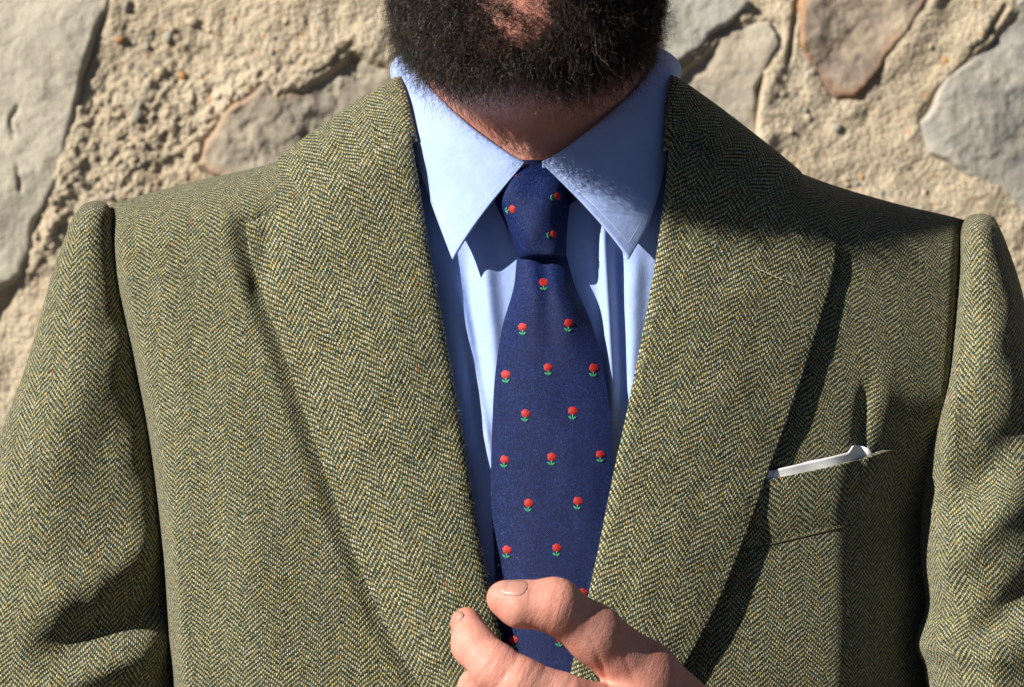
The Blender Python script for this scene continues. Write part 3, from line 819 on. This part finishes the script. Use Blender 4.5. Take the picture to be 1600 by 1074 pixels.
# jacket collar: one leaf round the neck
def leaf(F3, O3, n, m, bulge, turn=.03, t0=10, endf=0):
    A = cr(F3, n, False); B = cr(O3, n, False); t = np.linspace(0, 1, m)
    G = A[:, None]*(1-t[None, :, None]) + B[:, None]*t[None, :, None]
    c = np.array([.012, .078, 0])
    nr = G - c; nr[..., 2] = 0.02; nr /= np.linalg.norm(nr, axis=2, keepdims=True)
    ends = (sstep(0, endf, np.linspace(0, 1, n))*sstep(0, endf, np.linspace(1, 0, n)))[:, None, None] if endf else 1.0
    G = G + nr*(bulge*np.sin(np.pi*t)**.8)[None, :, None]*ends
    st = []; en = sstep(0, .2, np.linspace(0, 1, n))*sstep(0, .2, np.linspace(1, 0, n)) if endf else np.ones(n)
    for q in np.linspace(1, 0, t0, endpoint=False):
        P = A.copy(); nn = A - c; nn[:, 2] = 0; nn /= np.linalg.norm(nn, axis=1, keepdims=True)
        P = P - nn*(.0022*math.sin(min(1, q*4)*math.pi/2)) - np.array([0, 0, 1.0])*(turn*max(0, q-.12)*en)[:, None]; P[:, 2] += .0012*math.sin(min(1, q*6)*math.pi)
        st.append(P)
    return np.concatenate([np.stack(st, 1), G], 1)

def P3(l): return [K3(*p) for p in l]
foldJ = P3([(640, 222, float(Ybr(640, 222))-.001), (628, 160, .034), (622, 128, .060)]) + [(-.052, .125, 1.545), (.012, .160, 1.556), (.077, .125, 1.545)] + P3([(1050, 126, .060), (1052, 165, .034), (1049, 236, float(Ybr(1049, 236))-.001)])
outJ = P3([(492, 316, float(Ybr(492, 316))-.0025), (439, 262, float(Ybr(439, 262))-.0065), (476, 240, .088)]) + [(-.086, .150, 1.508), (.012, .190, 1.512), (.112, .150, 1.508)] + P3([(1205, 258, .088), (1249, 284, float(Ybr(1249, 284))-.0065), (1200, 338, float(Ybr(1200, 338))-.0025)])
GC = leaf(foldJ, outJ, 320, 60, .003, endf=.15)
uvC = grid_uv(GC); uvC = np.stack([uvC[..., 1], uvC[..., 0]], -1) if False else np.stack([uvC[..., 0]*math.cos(.12)+uvC[..., 1]*math.sin(.12), -uvC[..., 0]*math.sin(.12)+uvC[..., 1]*math.cos(.12)], -1)
jc = mesh_obj('jacket_collar', GC, grid_faces(*GC.shape[:2]), TWEED, jacket, uv=uvC); solid(jc, .003, -1)

# sleeves
def tube(rows, n, m, disp=None):
    """rows: (py, x_left, x_right, y_centre, half depth); rings round the arm"""
    R = np.array(rows, float); q = np.linspace(0, 1, n); k = np.linspace(0, 1, len(R))
    r = [pchip(k, R[:, i])(q) for i in range(5)]
    th = np.linspace(-math.pi, math.pi, m)
    c = (r[1]+r[2])/2; a = (r[2]-r[1])/2
    px = c[:, None] + a[:, None]*np.sin(th)[None]; py = r[0][:, None] + 0*px
    y = r[3][:, None] - r[4][:, None]*np.cos(th)[None]
    if disp is not None:
        d = disp(px, py)*(np.cos(th)[None] > -.2); y = y + d*np.clip(np.cos(th)[None]+.35, 0, 1)
    return W(px, py, y)
def dispL(px, py):
    d = -.006*ridge(px, py, 40, 960, 268, 840, 34, .25) + .010*ridge(px, py, 80, 1015, 290, 930, 30, .25)
    d = d - .003*ridge(px, py, 30, 800, 150, 560, 46, .3) + .0018*ridge(px, py, 110, 820, 215, 600, 44, .3)
    d = d - .008*ridge(px, py, 60, 1090, 280, 1010, 30, .3) + .0022*fbm(px/80, py/120, o=2, seed=51)
    return d
def dispR(px, py):
    d = -.009*ridge(px, py, 1448, 900, 1600, 770, 36, .25) + .010*ridge(px, py, 1500, 790, 1610, 660, 34, .3)
    d = d + .010*ridge(px, py, 1520, 1000, 1640, 900, 26, .3) - .007*ridge(px, py, 1420, 1010, 1580, 1030, 22, .3)
    d = d - .006*ridge(px, py, 1498, 420, 1478, 760, 18, .25) + .003*fbm(px/70, py/110, o=2, seed=57)
    return d
SL = tube([(314, 146, 157, .074, .003), (319, 131, 167, .072, .010), (335, 117, 174, .068, .017), (420, 84, 187, .066, .023), (560, 44, 220, .066, .031), (700, -8, 247, .065, .039),
           (850, -66, 266, .064, .048), (1000, -118, 277, .062, .056), (1074, -140, 281, .062, .057), (1180, -152, 276, .064, .056), (1290, -140, 240, .068, .05), (1350, -90, 160, .072, .03), (1368, 0, 60, .074, .004)], 260, 150, dispL)
SR = tube([(334, 1524, 1536, .082, .004), (339, 1512, 1552, .082, .018), (356, 1502, 1562, .080, .030), (430, 1496, 1590, .076, .040), (560, 1481, 1622, .070, .047), (700, 1450, 1650, .064, .051),
           (850, 1438, 1684, .058, .055), (940, 1446, 1700, .052, .057), (1005, 1430, 1712, .046, .058), (1040, 1442, 1716, .044, .058), (1150, 1460, 1716, .036, .058), (1260, 1480, 1690, .03, .05), (1320, 1540, 1630, .03, .02), (1332, 1580, 1590, .03, .003)], 260, 150, dispR)
def fore(path, n=80, m=60, wr=.004):
    """forearm of a sleeve: rings square to the path (x, y, z, radius)"""
    P = cr(path, n); T = np.gradient(P[:, :3], axis=0); T /= np.linalg.norm(T, axis=1, keepdims=True)
    up = np.array([0, -.5, 1.0]); A = np.cross(T, up); A /= np.linalg.norm(A, axis=1, keepdims=True); B = np.cross(A, T)
    th = np.linspace(0, 2*math.pi, m)
    L = np.linspace(0, 1, n)[:, None]
    r = P[:, 3:4]*(1 + wr*8*np.sin(L*38 + 2*np.sin(th)[None])*np.sin(th*.5)[None]**2)
    return P[:, None, :3] + r[..., None]*(A[:, None]*np.cos(th)[None, :, None] + B[:, None]*np.sin(th)[None, :, None])
e1 = K3(1610, 1235, .030); c1 = K3(1225, 1262, -.088)
FR = fore([(*K3(1690, 1215, .05), .02), (*e1, .058), (*K3(1430, 1262, -.03), .053), (*c1, .043)])
FL = fore([(*K3(-40, 1230, .065), .03), (*K3(-20, 1330, .05), .058), (-.225, .0, 1.06, .052), (-.185, -.02, .965, .045)])
def join(parts):
    V, F, U, off = [], [], [], 0
    for G, flip in parts:
        V.append(G.reshape(-1, 3)); F.append(grid_faces(*G.shape[:2], flip=flip)+off); U.append(grid_uv(G).reshape(-1, 2)+off*.001); off += G.shape[0]*G.shape[1]
    return np.vstack(V), np.vstack(F), np.vstack(U)
for parts, lbl in (((((SL, True), (FL, False))), 'sleeve with the bent elbow at the left edge'), (((SR, True), (FR, False)), 'sleeve of the raised arm at the right edge')):
    V, F, U = join(parts); o = mesh_obj('sleeve', V, F, TWEED, jacket, uv=U); o['label'] = lbl

bx_ = np.linspace(1180, 1241, 26); by_ = 419 + (bx_-1180)*.44 + 1.1*np.sin(np.arange(26)*2.4)
cord('buttonhole', on_grid(GR, bx_, by_, .0006), .00042, BT, jacket)

# breast pocket: a slanted welt standing a little off the cloth
def patch(c, n, m, h):
    (a, b, c_, d) = [np.array(p, float) for p in c]                   # top-left, top-right, bottom-right, bottom-left
    u = np.linspace(0, 1, n); v = np.linspace(0, 1, m); U, V = np.meshgrid(u, v)
    px = (a[0]*(1-U)+b[0]*U)*(1-V) + (d[0]*(1-U)+c_[0]*U)*V; py = (a[1]*(1-U)+b[1]*U)*(1-V) + (d[1]*(1-U)+c_[1]*U)*V
    py = py + 5*np.sin(U*math.pi)*(1-V)
    return W(px, py, Yb(px, py) - h(U, V)), U, V
GP, U, V = patch([(1150, 757), (1402, 702), (1392, 806), (1140, 866)], 120, 50, lambda U, V: -.0004 + .0068*(1-V)**1.1*(.75+.5*U**2)*(1-.5*sstep(.9, 1, U)) + .0016*np.sin(np.pi*np.clip(V, 0, 1))*(1-U*.5))
bp = mesh_obj('breast_pocket', GP, grid_faces(*GP.shape[:2], flip=True), TWEED, jacket, uv=grid_uv(GP, 0)+np.array([.004, .2])); solid(bp, .0034, -1)
# stitched seam under the welt
sx = np.linspace(1142, 1330, 60); sy = 866 - (sx-1142)*.24
cord('seam', W(sx, sy, Yb(sx, sy)-.0001), .0004, DARKTHREAD, jacket)

# ------------------------------------------------------------------ shirt
shirt = bpy.data.objects.new('shirt', None); col.objects.link(shirt); shirt.parent = person
def Ys(px, py):
    y = Yc(py) + .003 + .012*np.abs((px-842)/240.)**2.2 + .020*(1-sstep(260, 360, py))*np.abs((px-842)/240.)**2.2
    y = y - .0050*ridge(px, py, 756, 392, 780, 640, 15, .2) + .0035*ridge(px, py, 728, 420, 752, 700, 13, .2)
    y = y - .0030*ridge(px, py, 726, 480, 766, 720, 8, .2)
    y = y - .0060*ridge(px, py, 942, 345, 960, 640, 10, .15) + .0040*ridge(px, py, 964, 380, 974, 660, 9, .15)
    y = y - .0030*ridge(px, py, 994, 400, 988, 640, 14, .15)
    y = y + .0007*fbm(px/55., py/120., o=2, seed=71)
    return y
px, py = np.meshgrid(np.linspace(560, 1120, 281), np.linspace(1330, 222, 420))
GS = W(px, py, Ys(px, py))
cutn = (np.hypot((GS[..., 0]-.014)/.060, (GS[..., 1]-.078)/.070) < 1) & (py < 300)
F = grid_faces(*GS.shape[:2]); F = F[~cutn.ravel()[F].any(1)]
mesh_obj('shirt_front', GS, F, SHIRT, shirt, uv=grid_uv(GS))

def wing(top, bot, flip, name='collar_wing'):
    G = leaf(P3(top), P3(bot), 170, 70, .0045, turn=.022, t0=12)
    # the leaf front edge stays nearly flat, cloth has slight waves
    o = mesh_obj(name, G, grid_faces(*G.shape[:2], flip=flip), SHIRT, shirt, uv=grid_uv(G)); solid(o, .0016, 0)
    return o, G
wl, GWL = wing([(818, 257, -.003), (792, 243, -.001), (722, 193, .012), (664, 136, .037), (640, 94, .064), (660, 72, .10), (835, 58, .142)],
               [(708, 406, -.013), (681, 334, .001), (656, 262, .018), (634, 196, .040), (621, 140, .064), (636, 116, .110), (835, 112, .158)], False)
wr, GWR = wing([(848, 257, -.003), (880, 240, -.001), (946, 190, .012), (1004, 136, .037), (1030, 94, .064), (1012, 72, .10), (835, 58, .142)],
               [(982, 405, -.013), (1016, 340, .003), (1040, 255, .024), (1050, 180, .046), (1053, 136, .064), (1040, 114, .110), (835, 112, .158)], True)
wl['label'] = 'sunlit collar point left of the tie knot'; wr['label'] = 'shaded collar point right of the tie knot'
# stitch lines a few millimetres inside the collar edges
for G_, s in ((GWL, 1), (GWR, -1)):
    L = G_[6, 14:76]; Q = G_[6:90, 76]
    for pts in (L, Q):
        o = cord('stitching', pts + np.array([0, -.00085, 0]), .00018, STITCH, shirt, 5)

# ------------------------------------------------------------------ tie
tie = bpy.data.objects.new('tie', None); col.objects.link(tie); tie.parent = person
tl = pchip([396, 440, 520, 620, 760, 860, 960, 1080, 1250], [808, 804, 783, 771, 767, 772, 776, 778, 782])
tr = pchip([396, 440, 500, 560, 620, 700, 800, 900, 1000, 1250], [884, 896, 922, 940, 950, 958, 957, 955, 953, 950])
def Ytie(px, py):
    c = (tl(py)+tr(py))/2; w = (tr(py)-tl(py))/2; t = np.clip((px-c)/w, -1, 1)
    top = 1-sstep(396, 620, py)
    low = sstep(640, 900, py)
    y = Yc(py) - .0035 + .0035*low - (.0055+.011*top)*(.42+.58*sstep(398, 460, py))*(1-np.abs(t)**2.6)
    y = y + .003*np.exp(-((t-.05)/.28)**2)*top                       # shallow dimple under the knot
    y = y + .0006*fbm(px/60., py/90., o=2, seed=81)
    return y
v = np.linspace(0, 1, 260); t = np.linspace(-1, 1, 90)
pyT = 392 + v*(1250-392)
GX_, = (np.array([(tl(p)+tr(p))/2 + (tr(p)-tl(p))/2*np.sin(t*math.pi/2) for p in pyT]),)
GT = W(GX_, pyT[:, None], Ytie(GX_, pyT[:, None]))
tb = mesh_obj('tie_blade', GT, grid_faces(*GT.shape[:2], flip=True), SILK, tie, uv=grid_uv(GT)); solid(tb, .004, -1)
kl = pchip([250, 262, 285, 312, 350, 385, 398, 404], [812, 793, 778, 774, 789, 803, 807, 809]); kr = pchip([250, 262, 285, 312, 350, 385, 398, 404], [868, 882, 889, 890, 887, 885, 885, 882])
kd = pchip([250, 262, 285, 312, 350, 385, 398, 404], [.004, .013, .019, .022, .022, .020, .018, .013]); ky = pchip([250, 285, 350, 404], [.012, .008, .003, .000])
def Yknot(px, py):
    c = (kl(py)+kr(py))/2; w = (kr(py)-kl(py))/2; q = np.clip((px-c)/w, -1, 1)
    return ky(py) - kd(py)*np.sqrt(np.clip(1-np.abs(q)**2.4, 0, 1)) + .0008*np.sin(px*.09+py*.05)
pyK = 250 + np.linspace(0, 1, 90)*154; th = np.linspace(-math.pi/2, math.pi/2, 80)
GKx = np.array([(kl(p)+kr(p))/2 + (kr(p)-kl(p))/2*np.sin(th) for p in pyK])
GK = W(GKx, pyK[:, None], Yknot(GKx, pyK[:, None]))
# close the knot's lower rim inward
rim = GK[-1:].copy(); rim[..., 1] += .006; rim[..., 2] += .0015; rim2 = rim.copy(); rim2[..., 1] += .006; rim2[..., 2] += .004
GK = np.concatenate([GK, rim, rim2], 0)
mesh_obj('tie_knot', GK, grid_faces(*GK.shape[:2], flip=True), SILK, tie, uv=grid_uv(GK)+np.array([.2, .1]))
# band of the tie going round under the collar
cord('neck_band', P3([(922, 262, .018), (904, 280, .012), (890, 294, .008), (876, 306, .004)]), .0075, SILK, tie, 10)
cord('neck_band', P3([(752, 262, .018), (768, 276, .012), (780, 286, .008), (795, 298, .004)]), .0065, SILK, tie, 10)

def flower(x, y, surf_, rot=0.0, sc=1.0):
    V, F, MI = [], [], []
    def blob(pts, mat, lift):
        c = np.mean(pts, 0); b = len(V); allp = np.vstack([[c], c + (pts-c)*.6, pts])
        for i, q in enumerate(allp):
            yy = float(surf_(q[0], q[1])); l = lift if i <= len(pts) else lift*.3
            V.append(W(q[0], q[1], yy-l).reshape(3))
        n = len(pts)
        for i in range(n):
            j = (i+1) % n
            F.append((b, b+1+i, b+1+j)); MI.append(mat)
            F.append((b+1+i, b+1+n+i, b+1+n+j)); MI.append(mat); F.append((b+1+i, b+1+n+j, b+1+j)); MI.append(mat)
    cs, sn = math.cos(rot), math.sin(rot)
    def T(p): p = np.asarray(p, float)*sc; return np.stack([x + p[:, 0]*cs - p[:, 1]*sn, y + p[:, 0]*sn + p[:, 1]*cs], 1)
    a = np.linspace(0, 2*math.pi, 26, endpoint=False); ph = random.uniform(0, 6)
    r = 6.7*(1+.07*np.cos(5*a+ph)+.06*np.cos(8*a+2*ph)+.04*np.cos(3*a))
    blob(T(np.stack([r*np.cos(a)*1.06, r*np.sin(a)*.92], 1)), 0, .0006)
    blob(T([(-1, 5), (1, 5), (1.1, 13), (-.8, 13)]), 1, .0004)
    blob(T([(0, 12), (-3, 8.5), (-6.5, 8.2), (-4.5, 11.5), (-1.5, 13.4)]), 1, .0005)
    blob(T([(0, 12), (3, 8.8), (6, 8.6), (4.4, 11.6), (1.5, 13.4)]), 1, .0005)
    mesh_obj('flower', V, F, [RED, GREEN], tie, mat_idx=MI)
for x, y in ((849, 441), (816, 511), (889, 505), (790, 585), (856, 574), (928, 575), (821, 646), (895, 642), (788, 718), (862, 714), (938, 710),
             (826, 786), (903, 783), (792, 859), (870, 856), (910, 926), (836, 930), (802, 1000), (875, 998)):
    flower(x, y, Ytie, random.uniform(-.12, .12), random.uniform(.95, 1.08))
for x, y in ((803, 270), (800, 327), (871, 307), (865, 366)): flower(x, y, Yknot, 1.3, .85)

# ------------------------------------------------------------------ pocket square (a thing of its own, tucked in the pocket)
def square_strip(xa, ya, xb, yb, dh, lift, n=70):
    u = np.linspace(0, 1, n); rows = []
    for q in np.linspace(0, 1, 10):
        px = xa + (xb-xa)*u; top = dh(u); py = ya + (yb-ya)*u + 16 - q*(top+16)
        rows.append(W(px, py, Yb(px, py) - lift - -.0005*np.sin(u*17+q*2) - .0012*q**2))
    return np.array(rows)
sq1 = square_strip(1176, 752, 1300, 728, lambda u: 9+5*u+1.5*np.sin(u*11), .0010)
sq2 = square_strip(1206, 748, 1364, 714, lambda u: np.interp(u, [0, .04, .5, .76, .80, .9, .96, 1], [2, 13, 14, 15, 24, 20, 14, 4]), .0018)
V = np.vstack([sq1.reshape(-1, 3), sq2.reshape(-1, 3)]); F = np.vstack([grid_faces(*sq1.shape[:2]), grid_faces(*sq2.shape[:2])+sq1.shape[0]*sq1.shape[1]])
sqo = mesh_obj('pocket_square', V, F, LINEN); solid(sqo, .0009, 0)
tag(sqo, 'thin strip of white linen pocket square in the breast pocket', 'pocket square')

# ------------------------------------------------------------------ trousers and shoes (below the picture)
def trouser_sd(X, Y, Z):
    d = ell(X, Y, Z, (.010, .09, .99), (.165, .10, .14))
    for s in (-1, 1):
        d = smin(d, cone(X, Y, Z, (.01+s*.085, .09, .95), (.01+s*.10, .085, .50), .092, .075), .03)
        d = smin(d, cone(X, Y, Z, (.01+s*.10, .085, .50), (.01+s*.11, .095, .10), .075, .062), .02)
    return np.maximum(d, .045-Z)
Vt, Ft = nets(trouser_sd, (-.32, -.05, .02), (.34, .23, 1.16), .011)
mesh_obj('trousers', Vt, Ft, TROUSER, person)
for s in (-1, 1):
    def shoe_sd(X, Y, Z, s=s):
        d = smin(cone(X, Y, Z, (.01+s*.11, .125, .045), (.01+s*.128, -.085, .032), .042, .036), ell(X, Y, Z, (.01+s*.112, .10, .08), (.042, .05, .05)), .03)
        return np.maximum(d, .001-Z)
    c = .01+s*.12
    Vs, Fs = nets(shoe_sd, (c-.08, -.15, -.01), (c+.08, .20, .16), .006)
    mesh_obj('shoe', Vs, Fs, LEATHER, person)

# ------------------------------------------------------------------ beard and hair, strand by strand
def tri_sample(V, F, w, n):
    T = np.vstack([F[:, [0, 1, 2]], F[:, [0, 2, 3]]]); a, b, c = V[T[:, 0]], V[T[:, 1]], V[T[:, 2]]
    N = np.cross(b-a, c-a); A = np.linalg.norm(N, axis=1)
    ww = A*w(( a+b+c)/3); i = RNG.choice(len(T), n, p=ww/ww.sum())
    r1 = np.sqrt(RNG.random(n)); r2 = RNG.random(n)
    P = a[i]*(1-r1)[:, None] + b[i]*(r1*(1-r2))[:, None] + c[i]*(r1*r2)[:, None]
    Nn = N[i]/np.maximum(A[i], 1e-12)[:, None]
    return P, Nn

def strands(name, P, N, lens, rad, curl, gravity, mat, parent, seg=9, tint=None, comb=None):
    n = len(P); pts = np.zeros((n, seg+1, 3)); pts[:, 0] = P - N*.0008
    d = N*0.9 + np.array([0, 0, -gravity]) + .28*RNG.standard_normal((n, 3))
    if comb is not None: d = d + comb
    d /= np.linalg.norm(d, axis=1, keepdims=True)
    # a helix round the growing direction gives the curl
    ax = np.cross(d, RNG.standard_normal((n, 3))); ax /= np.linalg.norm(ax, axis=1, keepdims=True); ay = np.cross(d, ax)
    ph = RNG.random(n)*6.283; fr = RNG.uniform(2.5, 7.5, n); am = curl*RNG.uniform(.3, 1.5, n)
    bend = RNG.standard_normal((n, 3))*.35
    for k in range(1, seg+1):
        t = k/seg; L = lens*t
        dd = d*(L)[:, None] + (bend + np.array([0, 0, -gravity*.7]))*(lens*t*t*.45)[:, None]
        w = (am*np.sqrt(t))[:, None]
        pts[:, k] = P + dd + w*(ax*(np.cos(fr*t*2.6+ph)-np.cos(ph))[:, None] + ay*(np.sin(fr*t*2.6+ph)-np.sin(ph))[:, None])
    T = np.gradient(pts, axis=1); T /= np.maximum(np.linalg.norm(T, axis=2, keepdims=True), 1e-9)
    ref = RNG.standard_normal((n, 1, 3)); A = np.cross(T, np.broadcast_to(ref, T.shape)); A /= np.maximum(np.linalg.norm(A, axis=2, keepdims=True), 1e-9); B = np.cross(A, T)
    rr_ = (rad*RNG.uniform(.6, 1.3, n))[:, None]*(1-.75*np.linspace(0, 1, seg+1)**2)[None]
    V = np.stack([pts + rr_[..., None]*(A*math.cos(q)+B*math.sin(q)) for q in (0, 2.0944, 4.1888)], 2)       # n, seg+1, 3, 3
    base = (np.arange(n)*(seg+1)*3)[:, None, None] + (np.arange(seg)*3)[None, :, None]; j = np.arange(3)[None, None]; j2 = (j+1) % 3
    F = np.stack([base+j, base+j2, base+3+j2, base+3+j], -1).reshape(-1, 4)
    tt = RNG.random(n) if tint is None else tint
    return mesh_obj(name, V.reshape(-1, 3), F, mat, parent, attrs={'tint': np.repeat(tt, (seg+1)*3)})

P, N = tri_sample(V1, F1, beard_w, 25000)
x = P[:, 0]-cx0
ln = RNG.uniform(.010, .020, len(P))*(1+.15*RNG.standard_normal(len(P)))
und = np.exp(-((x+.003)/.026)**4 - ((P[:, 2]-HZ-1.572)/.020)**4)*(P[:, 1]-HS < -.02)
ln = ln*(1-.30*sstep(1.575, 1.60, P[:, 2]))
ln = np.clip(ln*(1-.5*und), .005, .032)*(1-.35*sstep(-.01, .06, P[:, 1]-HS))
tint = RNG.random(len(P))**1.0
strands('beard', P, N, ln, .00013, .0027, .75, HAIR, person, seg=10, tint=tint)
def scalp_w(C):
    x, y, z = C[:, 0]-X0, C[:, 1]-HS, C[:, 2]-HZ
    return ((z > 1.715 - .5*np.clip(y, -.02, .13)) & (y > -.02)).astype(float)*(z > 1.60)*((y > .08) | (z > 1.72)) + 1e-9
P, N = tri_sample(V1, F1, scalp_w, 5000)
strands('hair', P, N, RNG.uniform(.02, .04, len(P)), .00022, .003, .4, HAIR, person, seg=6)

# stray wool fibres standing off the tweed
FP, FN = [], []
def take(G, n, cols=None, sgn=1.0):
    Nn = np.cross(np.gradient(G, axis=1), np.gradient(G, axis=0)); Nn /= np.maximum(np.linalg.norm(Nn, axis=2, keepdims=True), 1e-9)
    Nn *= np.where(Nn[..., 1:2] > 0, -1, 1)
    i = RNG.integers(2, G.shape[0]-2, n); j = RNG.integers(2, G.shape[1]-2, n) if cols is None else RNG.choice(cols, n)
    FP.append(G[i, j] + RNG.normal(0, .0006, (n, 3))*np.array([1, 0, 1])); FN.append(Nn[i, j])
take(GL, 1500); take(GL, 900, np.arange(14, 26)); take(GL, 700, np.arange(94, 102))
take(GR, 1300); take(GR, 900, np.arange(14, 26)); take(GR, 700, np.arange(94, 102))
take(G_body[50:257], 2500); take(SL, 900, np.arange(30, 120)); take(SR, 800, np.arange(30, 120)); take(GC[:, 10:], 500)
FP = np.vstack(FP); FN = np.vstack(FN)
ok = FP[:, 2] > 1.17; FP, FN = FP[ok], FN[ok]
fk = NT('wool_fibre'); fk.set(Base_Color=fk.ramp(fk.attr('tint'), [(0.0, (.12, .13, .07)), (0.6, (.34, .33, .19)), (1.0, (.55, .50, .34))]), Roughness=0.9, Specular_IOR_Level=0.1)
fz = strands('wool_fuzz', FP, FN*.35, RNG.uniform(.0012, .0034, len(FP)), .00004, .0006, .2, fk.m, jacket, seg=5)
tag(fz, kind='stuff')
